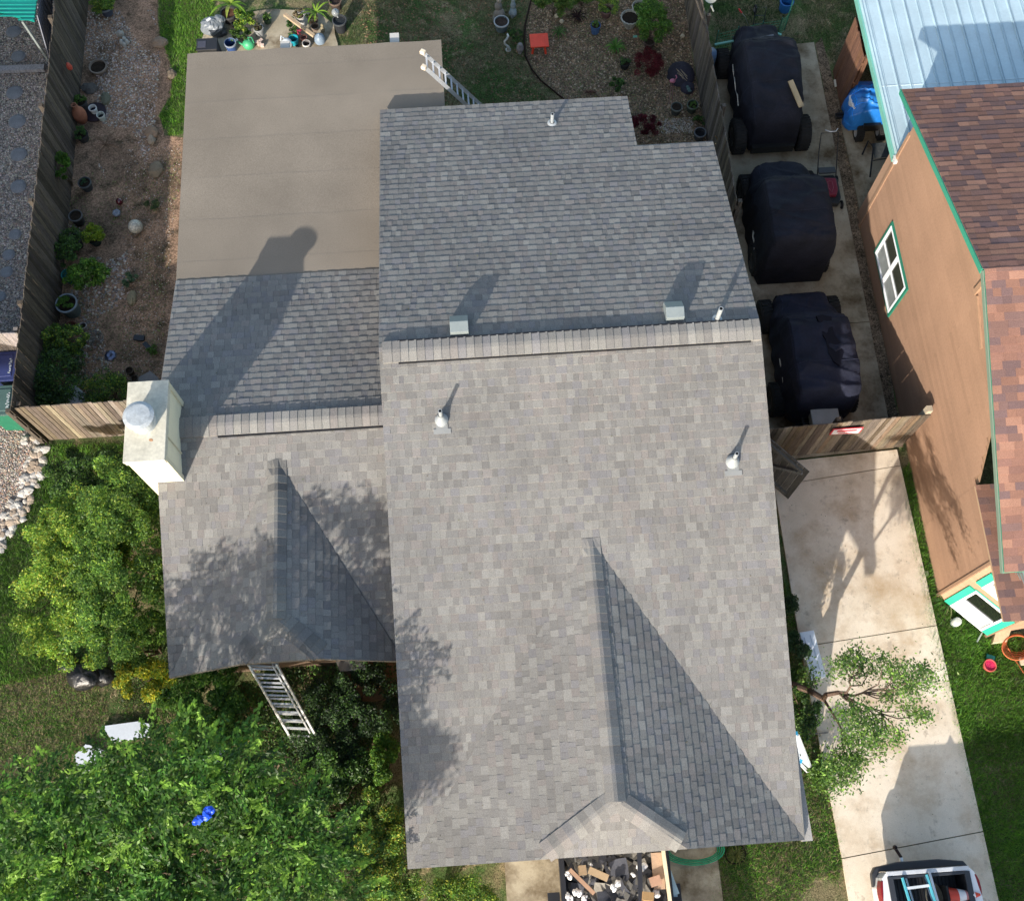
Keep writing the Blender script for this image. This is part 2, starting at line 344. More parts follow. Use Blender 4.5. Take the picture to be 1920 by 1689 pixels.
def caps(name, parent, p0, p1, zf, half=.16, lift=.012, pal=GREY, seed=3, fr=hw, expo=.143, b=None, vent=0.):
    """ridge or hip cap shingles laid from p0 (low/start) to p1 in plan frame"""
    bb = b or B(); L = math.dist(p0, p1); d = ((p1[0]-p0[0])/L, (p1[1]-p0[1])/L); q = (-d[1], d[0]); R = random.Random(seed)
    n = int(L/expo); xs = [(-half, 0), (-half*.45, 0), (-.03, 1), (.03, 1), (half*.45, 0), (half, 0)]
    for k in range(n):
        c = R.choice(pal); g = R.uniform(.92, 1.12); c = (c[0]*g, c[1]*g, c[2]*g)
        rows = []
        for t, h in ((k*expo, .012), ((k+1)*expo+.02, .001)):
            t = min(t, L); m = (p0[0]+d[0]*t, p0[1]+d[1]*t); zc = zf(*m)
            for dz in (0, -.03):
                row = []
                for x, _ in xs:
                    pt = (m[0]+q[0]*x, m[1]+q[1]*x); zz = min(zf(*pt), zc)
                    bend = .012*(1-abs(x)/half)
                    lf = lift*min(1., max(.15, (L-t)/.35)) if lift < .03 else lift
                    row.append(fr(pt[0], pt[1], zz+lf+vent+h+bend*.5+(dz if dz == 0 else -lift-.02-vent*0)))
                rows.append(row)
        m_ = len(xs); V = rows[0]+rows[1]+rows[2]+rows[3]; F = []
        for i in range(m_-1):
            F.append((i, i+1, 2*m_+i+1, 2*m_+i)); F.append((m_+i, m_+i+1, i+1, i))
        F.append((m_, 0, 2*m_, 3*m_)); F.append((m_-1, 2*m_-1, 4*m_-1, 3*m_-1))
        bb.add(V, [f[::-1] for f in F] if False else F, c)
    if b is None: return bb.build(name, SHINGLE, parent)
# ---------------------------------------------------------------- heights of the roofs (house frame)
XW, XE, YS, YR, ZR, ZE = -1.75, 4.93, -.12, 8.35, 4.8, 2.4
SM = (ZR-ZE)/(YR-YS); NM = .24
AP = (1.69, 4.95); ZA = ZE+SM*(AP[1]-YS); GW = (ZA-ZE)/(AP[0]-XW); GE = (ZA-ZE)/(XE-AP[0])
RE = (1.69, .7); HWc = (.42, YS); HEc = (2.8, YS); HS_ = (ZA-(ZE+GW*(HWc[0]-XW)))/(RE[1]-YS)
zS = lambda x, y: ZE+SM*(y-YS)
zN = lambda x, y: ZR-NM*(y-YR)
def zmain(x, y):
    if y > YR: return zN(x, y)
    return max(zS(x, y), min(ZE+GW*(x-XW), ZE+GE*(XE-x), ZA))
zgab = lambda x, y: min(ZE+GW*(x-XW), ZE+GE*(XE-x), ZA)
house = empty('house', hw(1.6, 6, 0), label='grey shingled single storey house with a white chimney filling the middle', cat='house')
# decks under shingles and walls
def deck(name, polys_z, mat, col, parent, th=.12, fr=hw):
    b = B(col)
    for poly, zf in polys_z:
        poly = ccw(list(poly)); n = len(poly)
        vs = [fr(x, y, zf(x, y)-.012) for x, y in poly]+[fr(x, y, zf(x, y)-th) for x, y in poly]
        b.add(vs, [tuple(range(n)), tuple(range(n, 2*n))[::-1]]+[(i, n+i, n+(i+1) % n, (i+1) % n) for i in range(n)])
    return b.build(name, mat, parent)
def onpl(px, py, zf):
    z = 3.5
    for _ in range(80): x, y, _z = H(px, py, z); z = .5*z+.5*zf(x, y)
    return x, y
YN1 = (onpl(711, 210, zN)[1]+onpl(1175, 178, zN)[1])/2; YN2 = onpl(1280, 268, zN)[1]; XN2 = 3.4; print('N eave', YN1, YN2, onpl(711, 210, zN), onpl(1175, 178, zN), onpl(1190, 272, zN), onpl(1340, 265, zN), onpl(1425, 612, zN))
pSW = [(XW, YS), AP, (AP[0], YR), (XW, YR)]; pSE = [AP, (XE, YS), (XE, YR), (AP[0], YR)]
pN1 = [(XW, YR), (XN2, YR), (XN2, YN1), (XW, YN1)]; pN2 = [(XN2, YR), (XE, YR), (XE, YN2), (XN2, YN2)]
pGW = [(XW, YS), HWc, RE, AP]; pGE = [RE, HEc, (XE, YS), AP]; pH = [HWc, HEc, RE]
zgw = lambda x, y: ZE+GW*(x-XW)+0*y; zge = lambda x, y: ZE+GE*(XE-x)
zhp = lambda x, y: ZE+GW*(HWc[0]-XW)+HS_*(y-YS)
roof = deck('roof', [(pSW, zS), (pSE, zS), (pN1, zN), (pN2, zN), (pGW, zgw), (pGE, zge), (pH, zhp)], PAINT, (.20, .18, .165), house)
shingles('shingle_slope', roof, (XW, YS), (1, 0), (0, 1), ZE, SM, [pSW, pSE], 11)
shingles('shingle_slope', roof, (XE, YN1), (-1, 0), (0, -1), zN(0, YN1), NM, [pN1, pN2], 12)
shingles('shingle_slope', roof, (XW, 0), (0, -1), (1, 0), ZE, GW, [pGW], 13)
shingles('shingle_slope', roof, (XE, 0), (0, 1), (-1, 0), ZE, GE, [pGE], 14)
shingles('shingle_slope', roof, (HWc[0], YS), (1, 0), (0, 1), zhp(0, YS), HS_, [pH], 15)
bq = B()
caps('', None, (XE-.02, YR-.09), (XW, YR-.09), lambda x, y: min(zS(x, y), zN(x, y)), half=.19, lift=.05, seed=21, b=bq)
bq.build('ridge_cap', SHINGLE, roof)
v = B((.012, .012, .014)); v.beam(hw(XW+.33, YR-.285, zS(0, YR-.285)+.02), hw(XE-.2, YR-.285, zS(0, YR-.285)+.02), .03, .05)
v.beam(hw(XW+.33, YR+.1, ZR+.012), hw(XE-.2, YR+.1, ZR+.012), .03, .045)
v.build('ridge_vent', PLAST, roof)
bq = B(); caps('', None, (RE[0], RE[1]-.05), (AP[0], AP[1]+.12), lambda x, y: max(zgab(x, y), zS(x, y)) if y < AP[1] else zS(x, y), seed=22, half=.16, lift=.024, b=bq); bq.build('ridge_cap', SHINGLE, roof)
zz = lambda x, y: min(zgab(x, y), zhp(x, y))
for c_, sd_ in ((HWc, 23), (HEc, 24)):
    bq = B(); c_ = (c_[0]+(RE[0]-c_[0])*.085, c_[1]+(RE[1]-c_[1])*.085+.03); caps('', None, c_, RE, zz, seed=sd_, half=.17, lift=.024, b=bq); bq.build('hip_cap', SHINGLE, roof)
# west wing
WX0, WX1, WS, WR_, WN = -5.86, -1.70, 3.32, 7.55, 10.92
zwS = lambda x, y: 2.4+(y-WS)*(3.9-2.4)/(WR_-WS); zwN = lambda x, y: 3.9-(y-WR_)*.79/(WN-WR_); zwM = lambda x, y: 3.10-(y-WN)*.02/5.85
WA = (-3.74, 6.85); ZWA = zwS(*WA); kW = (ZWA-2.4)/(WA[0]-WX0); kE = (ZWA-2.4)/(WX1+.05-WA[0]); WRE = (-3.74, 4.02)
HW1, HW2 = (-4.42, WS), (-3.05, WS)
kh = (ZWA-(2.4+kW*(HW1[0]-WX0)))/(WRE[1]-WS)
zwgw = lambda x, y: 2.4+kW*(x-WX0); zwge = lambda x, y: 2.4+kE*(WX1+.05-x); zwh = lambda x, y: 2.4+kW*(HW1[0]-WX0)+kh*(y-WS)
qSW = [(WX0, WS), WA, (WA[0], WR_), (WX0, WR_)]; qSE = [WA, (WX1, WS), (WX1, WR_), (WA[0], WR_)]
qN = [(WX0, WR_), (WX1, WR_), (WX1, WN), (WX0, WN)]
qGW = [(WX0, WS), HW1, WRE, WA]; qGE = [WRE, HW2, (WX1, WS), WA]; qH = [HW1, HW2, WRE]
YM = (onpl(360, 103, zwM)[1]+onpl(827, 75, zwM)[1])/2; XM = onpl(827, 75, zwM)[0]; print('membrane', YM, XM, onpl(360, 103, zwM))
qM = [(WX0, WN), (XM, WN), (XM, YM), (WX0, YM)]
wroof = deck('roof', [(qSW, zwS), (qSE, zwS), (qN, zwN), (qGW, zwgw), (qGE, zwge), (qH, zwh)], PAINT, (.20, .18, .165), house)
shingles('shingle_slope', wroof, (WX0, WS), (1, 0), (0, 1), 2.4, (3.9-2.4)/(WR_-WS), [qSW, qSE], 31)
shingles('shingle_slope', wroof, (WX1, WN), (-1, 0), (0, -1), zwN(0, WN), .79/(WN-WR_), [qN], 32)
shingles('shingle_slope', wroof, (WX0, 0), (0, -1), (1, 0), 2.4, kW, [qGW], 33)
shingles('shingle_slope', wroof, (WX1+.05, 0), (0, 1), (-1, 0), 2.4, kE, [qGE], 34)
shingles('shingle_slope', wroof, (HW1[0], WS), (1, 0), (0, 1), zwh(0, WS), kh, [qH], 35)
bq = B(); caps('', None, (WX1-.05, WR_-.08), (WX0, WR_-.08), lambda x, y: min(zwS(x, y), zwN(x, y)), half=.18, lift=.045, seed=36, b=bq); bq.build('ridge_cap', SHINGLE, wroof)
v = B((.012, .012, .014)); v.beam(hw(-4.75, WR_-.275, zwS(0, WR_-.275)+.02), hw(WX1, WR_-.275, zwS(0, WR_-.275)+.02), .03, .05); v.build('ridge_vent', PLAST, wroof)
wg = lambda x, y: min(zwgw(x, y), zwge(x, y), ZWA)
bq = B(); caps('', None, (WRE[0], WRE[1]-.05), (WA[0], WA[1]+.1), lambda x, y: max(wg(x, y), zwS(x, y)) if y < WA[1] else zwS(x, y), seed=37, half=.17, lift=.024, pal=DARKG, b=bq); bq.build('ridge_cap', SHINGLE, wroof)
for c_, sd_ in ((HW1, 38), (HW2, 39)):
    bq = B(); caps('', None, (c_[0], c_[1]+.12), WRE, lambda x, y: min(wg(x, y), zwh(x, y)), seed=sd_, half=.18, lift=.022, pal=DARKG, b=bq); bq.build('hip_cap', SHINGLE, wroof)
# rolled roofing over the covered patio, in overlapping lengths
b = B((.3, .27, .235)); R = random.Random(4); ys = [WN, 11.35, 12.3, 13.3, 14.25, 15.2, 16.05, YM+.02]
for i in range(len(ys)-1):
    y0, y1 = ys[i], ys[i+1]; g = R.uniform(.985, 1.015); wv = [R.uniform(-.014, .014) for _ in range(15)]; xs = [WX0+(XM-WX0)*k/14 for k in range(15)]
    for k in range(14):
        c = (.208*g, .180*g, .147*g); z1, z0 = zwM(0, y1)+.0022, zwM(0, y0)+.0015
        vs = [hw(xs[k], y0-.06, z0-.0015), hw(xs[k+1], y0-.06, z0-.0015), hw(xs[k+1], y1+wv[k+1], z1), hw(xs[k], y1+wv[k], z1), hw(xs[k], y1+wv[k], z1-.003), hw(xs[k+1], y1+wv[k+1], z1-.003)]
        b.add(vs, [(0, 1, 2, 3), (3, 2, 5, 4)], c)
pr = deck('patio_roof', [(qM, zwM)], PAINT, (.35, .32, .28), house, .1)
b.build('rolled_roofing', MEMBR, pr)
for (px, py) in ((535, 92), (740, 77)): x, y, _ = H(px, py, 2.95); B((.5, .48, .44)).box(hw(x, y-.08, 2.95), (.2, .5, .1), YAW).build('beam_end', PAINT, pr)
for x in (-5.7, -3.1, -.6):
    B((.45, .42, .38)).box(hw(x, YM-.3, 1.45), (.1, .1, 2.9), YAW).build('post', PAINT, pr)
# walls
b = B((.26, .19, .13))
for poly, zt in (([(-1.35, .45), (4.5, .45), (4.5, 12.55), (2.95, 12.55), (2.95, 13.95), (-1.35, 13.95)], lambda x, y: zmain(x, max(y, .45))-.13),):
    for i in range(len(poly)):
        p, q = poly[i], poly[(i+1) % len(poly)]; n = 6
        for k in range(n):
            a = (p[0]+(q[0]-p[0])*k/n, p[1]+(q[1]-p[1])*k/n); c = (p[0]+(q[0]-p[0])*(k+1)/n, p[1]+(q[1]-p[1])*(k+1)/n)
            b.add([hw(a[0], a[1], 0), hw(c[0], c[1], 0), hw(c[0], c[1], zt(*c)), hw(a[0], a[1], zt(*a))], [(0, 1, 2, 3)])
b.build('wall', SIDING, house); b = B((.11, .075, .05))  # wing walls: the shade under the eave is put into this darker brown
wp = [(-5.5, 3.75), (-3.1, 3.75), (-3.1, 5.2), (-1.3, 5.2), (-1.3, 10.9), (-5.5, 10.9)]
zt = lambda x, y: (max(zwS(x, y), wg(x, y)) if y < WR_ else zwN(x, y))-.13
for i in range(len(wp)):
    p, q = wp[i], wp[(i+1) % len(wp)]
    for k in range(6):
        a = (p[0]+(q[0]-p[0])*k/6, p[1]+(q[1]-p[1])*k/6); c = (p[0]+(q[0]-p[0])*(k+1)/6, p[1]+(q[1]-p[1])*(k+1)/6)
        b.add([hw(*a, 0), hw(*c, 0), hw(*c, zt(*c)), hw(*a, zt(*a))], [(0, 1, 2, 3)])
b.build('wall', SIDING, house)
gd = B((.62, .60, .55)).box(hw(1.7, .42, 1.1), (4.7, .06, 2.2), YAW).build('garage_door', PAINT, house)
b = B((.24, .14, .07)); b.prism([hw(-3.1, 3.0)[:2], hw(-1.3, 3.0)[:2], hw(-1.3, 5.2)[:2], hw(-3.1, 5.2)[:2]], 0, .16); b.build('porch_floor', CONC, house)
B((.2, .12, .08)).box(hw(-2.2, 5.16, 1.15), (.9, .05, 2.0), YAW).build('front_door', PAINT, house)
# gutter strip along the low east side of the front gable
b = B((.33, .32, .31)); b.prism([(XE-.02, YS-.02), (XE+.16, YS-.02), (XE+.10, 1.6), (XE-.02, 2.0)], lambda x, y: 2.20+.1*(y-YS), lambda x, y: 2.30+.1*(y-YS)); b.house(); b.build('east_eave', SHINGLE, roof)
# chimney
cx0, cx1, cy0, cy1, cz = -6.08, -5.40, 6.56, 8.02, 4.72
b = B((.74, .68, .50)); b.box(hw((cx0+cx1)/2, (cy0+cy1)/2, cz/2-.06), (cx1-cx0-.04, cy1-cy0-.04, cz-.12), YAW)
chim = b.build('chimney', STUCCO, roof, bevel=.004)
b = B((.55, .52, .43)); b.box(hw((cx0+cx1)/2, (cy0+cy1)/2, cz-.03), (cx1-cx0+.02, cy1-cy0+.02, .06), YAW); b.box(hw((cx0+cx1)/2, (cy0+cy1)/2, cz-.12), (cx1-cx0+.0, cy1-cy0+.0, .1), YAW)
b.build('chimney_crown', nmat('crown_stucco', .9, nscale=3.5, namt=.22, fscale=20, famt=.12), chim, bevel=.006)
b = B((.40, .22, .12))
for (sx, sy, r1, r2) in ((-5.64, 6.93, .035, .03),): b.blob(hw(sx, sy, cz), (r1, r2, .0025), jit=.4, seg=9, rings=4, col=(.30, .22, .17) if sx < -5.7 else None)
b.build('rust_stain', STONE, chim)
b = B((.62, .57, .42)); b.box(hw(cx1-.005, (cy0+cy1)/2-.25, cz/2+1.0), (.012, .02, 2.6), YAW); b.box(hw(cx1-.005, cy1-.06, cz/2+1.), (.03, .09, 2.6), YAW); b.box(hw(cx1-.005, cy0+.06, cz/2+1.), (.03, .09, 2.6), YAW); b.build('corner_trim', PAINT, chim)
fx, fy, _ = hw(-5.77, 7.26)
b = B((.42, .45, .47)); b.lathe([(.22, cz), (.22, cz+.26), (.262, cz+.27), (.262, cz+.30), (.2, cz+.325), (0, cz+.335)], (fx, fy, 0), 32); b.build('flue_cap', nmat('galvanised', .6, metal=.15, nscale=14, namt=.2, fscale=40, famt=.1), chim, smooth=False)
# roof fittings
def pipe(px, py, zf, h, wd=.035, cone=False, rz=0):
    # px,py = foot point on the roof
    z = 3.5
    for _ in range(60): x, y, _z = H(px, py, z); z = .5*z+.5*zf(x, y)
    p = hw(x, y, z); b = B((.36, .385, .40))
    if cone:
        s_ = SM; R_ = math.atan(s_)
        b.box(hw(x, y-.19, z-.19*s_+.016), (.30, .09, .012), YAW, rx=R_, col=(.27, .275, .27)); b.box(hw(x, y-.06, z-.06*s_+.014), (.2, .18, .012), YAW, rx=R_, col=(.27, .275, .27))
        b.lathe([(.12, -.02), (.115, .05), (.075, .12), (.045, .19), (.043, .22)], p, 20)
    else: b.lathe([(.10, .0), (.09, .03), (.05, .05)], p, 20)
    b.lathe([(wd, 0), (wd, h), (wd*.7, h), (wd*.7, h-.08), (0, h-.08)], p, 16, cols=[None, None, (.02, .02, .02), (.02, .02, .02)])
    b.build('vent_pipe', PMETAL, roof, smooth=False)
pipe(828, 788, zS, .42, cone=True); pipe(1373, 866, zS, .42, cone=True); pipe(1344, 600, zN, .42, .04); pipe(1035, 232, zN, .3, .035)
for px, py in ((862, 629), (1265, 602)):
    z = 4.6
    for _ in range(60): x, y, _z = H(px, py, z); z = .5*z+.5*zN(x, y)
    x0, x1, y0, y1 = x-.16, x+.16, y-.02, y+.36; zb = zN(0, y1)-.01; b = B((.23, .265, .27))
    V = [hw(x0, y0, zb), hw(x1, y0, zb), hw(x1, y1, zb), hw(x0, y1, zb), hw(x0, y0+.02, z+.13), hw(x1, y0+.02, z+.13), hw(x1, y0+.2, z+.19), hw(x0, y0+.2, z+.19), hw(x1, y1, z+.06), hw(x0, y1, z+.06)]
    b.add(V, [(0, 1, 5, 4), (4, 5, 6, 7), (7, 6, 8, 9), (9, 8, 2, 3), (0, 4, 7, 9, 3), (1, 2, 8, 6, 5)])
    b.build('box_vent', PMETAL, roof, bevel=.006)
# ================================================================ NEIGHBOUR'S HOUSE (east)
NX = 9.03
BRN = [(.225, .122, .092), (.26, .14, .103), (.19, .112, .095), (.215, .118, .095), (.155, .10, .097), (.30, .165, .12), (.24, .13, .10), (.17, .105, .095)]
nb = empty('house', hw(12, 8, 0), label='tan clapboard house with red brown shingles and green trim on the right', cat='house')
znN = lambda x, y: 5.03-.268*(y-9.05); znS = lambda x, y: 5.03-.372*(9.05-y)
x1n = 15.5
rp = [([(NX-.06, 9.05), (x1n, 9.05), (x1n, 14.02), (NX-.06, 14.02)], znN), ([(NX-.06, 4.05), (x1n, 4.05), (x1n, 9.05), (NX-.06, 9.05)], znS)]
nroof = deck('roof', rp, PAINT, (.03, .26, .17), nb, .14)
shingles('shingle_slope', nroof, (x1n, 14.04), (-1, 0), (0, -1), znN(0, 14.04), .268, [[(NX-.08, 9.05), (x1n, 9.05), (x1n, 14.04), (NX-.08, 14.04)]], 51, pal=BRN, tw=(.18, .42), th=(.006, .009))
shingles('shingle_slope', nroof, (NX-.06, 4.03), (1, 0), (0, 1), znS(0, 4.03), .372, [[(NX-.06, 4.03), (x1n, 4.03), (x1n, 9.05), (NX-.06, 9.05)]], 52, pal=BRN, tw=(.18, .42), th=(.006, .009))
pz = lambda x, y: 2.78+.05*(y-3.25)
proof = deck('porch_roof', [([(8.96, 3.25), (x1n, 3.25), (x1n, 5.75), (8.96, 5.75)], pz)], PAINT, (.36, .25, .16), nb, .1)
shingles('shingle_slope', proof, (8.94, 3.23), (1, 0), (0, 1), pz(0, 3.23), .05, [[(8.94, 3.23), (x1n, 3.23), (x1n, 5.75), (8.94, 5.75)]], 53, pal=BRN, tw=(.2, .4), th=(.004, .006))
# clapboard walls: boards as real laps
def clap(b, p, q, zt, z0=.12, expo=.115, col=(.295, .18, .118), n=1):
    k = 0; z = z0; R = random.Random(5); L = math.dist(p, q); d = ((q[0]-p[0])/L, (q[1]-p[1])/L); nx, ny = d[1], -d[0]
    zmax = max(zt(*p), zt(*q), zt((p[0]+q[0])/2, (p[1]+q[1])/2), zt(NX, 9.05) if p[0] == q[0] else 0)
    while z < zmax:
        g = R.uniform(.95, 1.05); z1 = z+expo
        # clip in length where roof is lower
        ts = [i/60 for i in range(61) if zt(p[0]+(q[0]-p[0])*i/60, p[1]+(q[1]-p[1])*i/60) > z+.02]
        if ts:
            a, c = min(ts), max(ts); A = (p[0]+(q[0]-p[0])*a, p[1]+(q[1]-p[1])*a); C = (p[0]+(q[0]-p[0])*c, p[1]+(q[1]-p[1])*c)
            cuts = [0]+sorted(R.uniform(.1, .9) for _ in range(int(L*(c-a)/3.2)))+[1]
            for u, v in zip(cuts, cuts[1:]):
                P_ = (A[0]+(C[0]-A[0])*u, A[1]+(C[1]-A[1])*u); Q_ = (A[0]+(C[0]-A[0])*v-d[0]*.003, A[1]+(C[1]-A[1])*v-d[1]*.003); g = R.uniform(.93, 1.06)
                b.add([hw(P_[0]+nx*.014, P_[1]+ny*.014, z), hw(Q_[0]+nx*.014, Q_[1]+ny*.014, z), hw(Q_[0], Q_[1], z1), hw(P_[0], P_[1], z1), hw(P_[0], P_[1], z), hw(Q_[0], Q_[1], z)], [(0, 1, 2, 3), (4, 5, 1, 0)], (col[0]*g, col[1]*g, col[2]*g))
        z = z1
zwall = lambda x, y: (znN(x, y) if y > 9.05 else (znS(x, y) if y > 5.8 else 2.90))-.15
b = B()
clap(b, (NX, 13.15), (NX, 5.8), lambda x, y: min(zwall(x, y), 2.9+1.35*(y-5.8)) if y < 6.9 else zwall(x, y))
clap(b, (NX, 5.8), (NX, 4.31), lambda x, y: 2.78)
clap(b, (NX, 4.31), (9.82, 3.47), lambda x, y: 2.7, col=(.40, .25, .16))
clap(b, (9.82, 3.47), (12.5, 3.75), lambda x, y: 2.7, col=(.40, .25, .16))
b.add([hw(NX+.01, 4.31, 0), hw(NX+.01, 13.15, 0), hw(NX+.01, 13.15, 3.7), hw(NX+.01, 9.05, 4.88), hw(NX+.01, 6.55, 3.93), hw(NX+.01, 5.8, 2.9), hw(NX+.01, 5.8, 2.72), hw(NX+.01, 4.31, 2.72)], [(0, 1, 2, 3, 4, 5, 6, 7)], (.3, .19, .12))
b.add([hw(NX+.5, 6.6, 2.8), hw(15, 6.6, 2.8), hw(15, 6.6, 3.9), hw(NX+.5, 6.6, 3.9)], [(0, 1, 2, 3)], (.05, .04, .03))  # near-black sheet behind the gable opening, its inner shade put into the colour
b.add([hw(NX+.0, 13.15, 0), hw(15, 13.15, 0), hw(15, 13.15, 3.8), hw(NX, 13.15, 3.8)], [(0, 1, 2, 3)], (.4, .24, .13))
b.build('wall', SIDING, nb)
for c_, s_ in (((NX-.012, 4.34, 1.4), (.035, .06, 2.78)), ((9.82, 3.45, 1.36), (.05, .05, 2.7)), ((NX-.012, 13.12, 1.75), (.04, .08, 3.4))): B((.32, .20, .13)).box(hw(*c_), s_, YAW).build('corner_board', PAINT, nb)
b = B((.04, .25, .17))
b.beam(hw(NX-.08, 4.03, znS(0, 4.03)-.06), hw(NX-.08, 9.05, 4.97), .02, .09, col=(.16, .22, .17)); b.beam(hw(NX-.085, 9.05, 4.96), hw(NX-.085, 14.05, znN(0, 14.05)-.07), .03, .12); b.build('fascia', PAINT, nb)
b = B((.32, .20, .13)); b.box(hw(NX-.03, 8.9, 4.62), (.05, .1, .34), YAW); b.beam(hw(NX-.03, 8.8, 4.5), hw(NX-.03, 7.9, 4.2), .04, .06); b.build('gable_trim', PAINT, nb)
b = B((.75, .75, .72)); 
for k in range(6): b.add([hw(9.02+.07*k, 4.5-.05*k, 3.0+.02*k), hw(9.2+.07*k, 4.3-.1*k, 2.95), hw(9.2+.05*k, 4.1-.1*k, 3.0)], [(0, 1, 2)])
b.build('torn_soffit', PAINT, nb)
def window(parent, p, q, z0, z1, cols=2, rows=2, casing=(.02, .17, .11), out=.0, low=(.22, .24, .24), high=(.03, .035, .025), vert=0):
    """p->q along the wall base line (house frame), outward normal to the right of p->q"""
    L = math.dist(p, q); d = ((q[0]-p[0])/L, (q[1]-p[1])/L); n = (d[1], -d[0]); rz = atan2(d[1], d[0])+YAW
    def bar(b, t0, t1, a0, a1, off, th, col=None):
        c = (p[0]+d[0]*(t0+t1)/2+n[0]*off, p[1]+d[1]*(t0+t1)/2+n[1]*off); b.box(hw(c[0], c[1], (a0+a1)/2), (t1-t0, th, a1-a0), rz, col=col)
    e = B(casing); c = vert or .07
    bar(e, -c, 0, z0-c*(not vert), z1+c*(not vert), .028, .036); bar(e, L, L+c, z0-c*(not vert), z1+c*(not vert), .028, .036)
    if not vert: bar(e, 0, L, z0-c, z0, .026, .032); bar(e, 0, L, z1, z1+c, .026, .032)
    else: bar(e, -.01, L+.01, z0-.03, z1+.03, .016, .01)
    wn = e.build('window', PAINT, parent, bevel=.003)
    f = B((.82, .84, .86)); t = .045
    bar(f, 0, t, z0, z1, .034, .04); bar(f, L-t, L, z0, z1, .034, .04); bar(f, t, L-t, z0, z0+t, .032, .036); bar(f, t, L-t, z1-t, z1, .032, .036)
    for i in range(1, cols): bar(f, L*i/cols-.045, L*i/cols+.045, z0+t, z1-t, .034, .034)
    for i in range(1, rows):
        zc = z0+(z1-z0)*i/rows
        for k in range(cols): bar(f, L*k/cols+.045, L*(k+1)/cols-.045, zc-.022, zc+.022, .032, .03)
    f.build('frame', PAINT, wn)
    g = B()
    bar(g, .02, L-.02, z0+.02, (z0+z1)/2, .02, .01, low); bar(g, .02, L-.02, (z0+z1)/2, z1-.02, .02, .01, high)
    g.build('pane', GLASS, wn)
window(nb, (NX, 12.02), (NX, 10.5), .68, 1.78)
dv_ = (.685, -.7285)
wp_ = lambda t: (NX+dv_[0]*t, 4.31+dv_[1]*t)
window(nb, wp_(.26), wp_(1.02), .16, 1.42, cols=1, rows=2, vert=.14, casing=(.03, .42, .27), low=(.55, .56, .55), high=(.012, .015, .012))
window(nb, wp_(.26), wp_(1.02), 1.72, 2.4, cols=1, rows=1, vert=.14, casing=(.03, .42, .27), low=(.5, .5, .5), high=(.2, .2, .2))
# metal patio cover behind it (its own lean-to roof)
mc = empty('patio_cover', hw(11, 15.5, 0), label='pale blue ribbed metal patio cover on the north side of the tan house', cat='patio cover')
b = B((.50, .63, .68)); zt_ = 2.62; X0, X1, Y0, Y1 = 9.0, 14.6, 13.16, 17.62
b.prism([(X0, Y0), (X1, Y0), (X1, Y1), (X0, Y1)], zt_-.03, zt_); b.house()
sh = b.build('roof_sheet', PMETAL, mc)
b = B((.42, .54, .60)); x = X0+.13; k = 0
while x < X1:
    hgt = .028 if k % 2 else .016
    b.box(hw(x, (Y0+Y1)/2, zt_+hgt/2), (.022, Y1-Y0, hgt), YAW); b.box(hw(x+.045, (Y0+Y1)/2, zt_+hgt/4), (.012, Y1-Y0, hgt/2), YAW); x += .29; k += 1
b.box(hw((X0+X1)/2, 15.0, zt_+.004), (X1-X0, .02, .008), YAW, col=(.58, .68, .72)); b.build('standing_seam', PMETAL, mc)
b = B((.22, .55, .45)); b.box(hw(X0-.02, (Y0+Y1)/2, zt_-.05), (.04, Y1-Y0+.04, .15), YAW); b.box(hw(X0+.03, (Y0+Y1)/2, zt_+.012), (.06, Y1-Y0, .02), YAW, col=(.55, .72, .70)); b.build('edge_trim', PMETAL, mc)
b = B((.72, .74, .72)); b.box(hw(X0+.08, Y0-.05, zt_-.01), (.24, .16, .1), YAW); b.build('end_cap', PMETAL, mc)
b = B((.33, .21, .14)); b.box(hw(9.08, 13.3, 1.28), (.06, .36, 2.55), YAW); b.build('post', SIDING, mc)
for yy in (15.2, 17.4): B((.36, .34, .3)).box(hw(11.25, yy, 1.28), (.1, .1, 2.56), YAW).build('post', PAINT, mc)
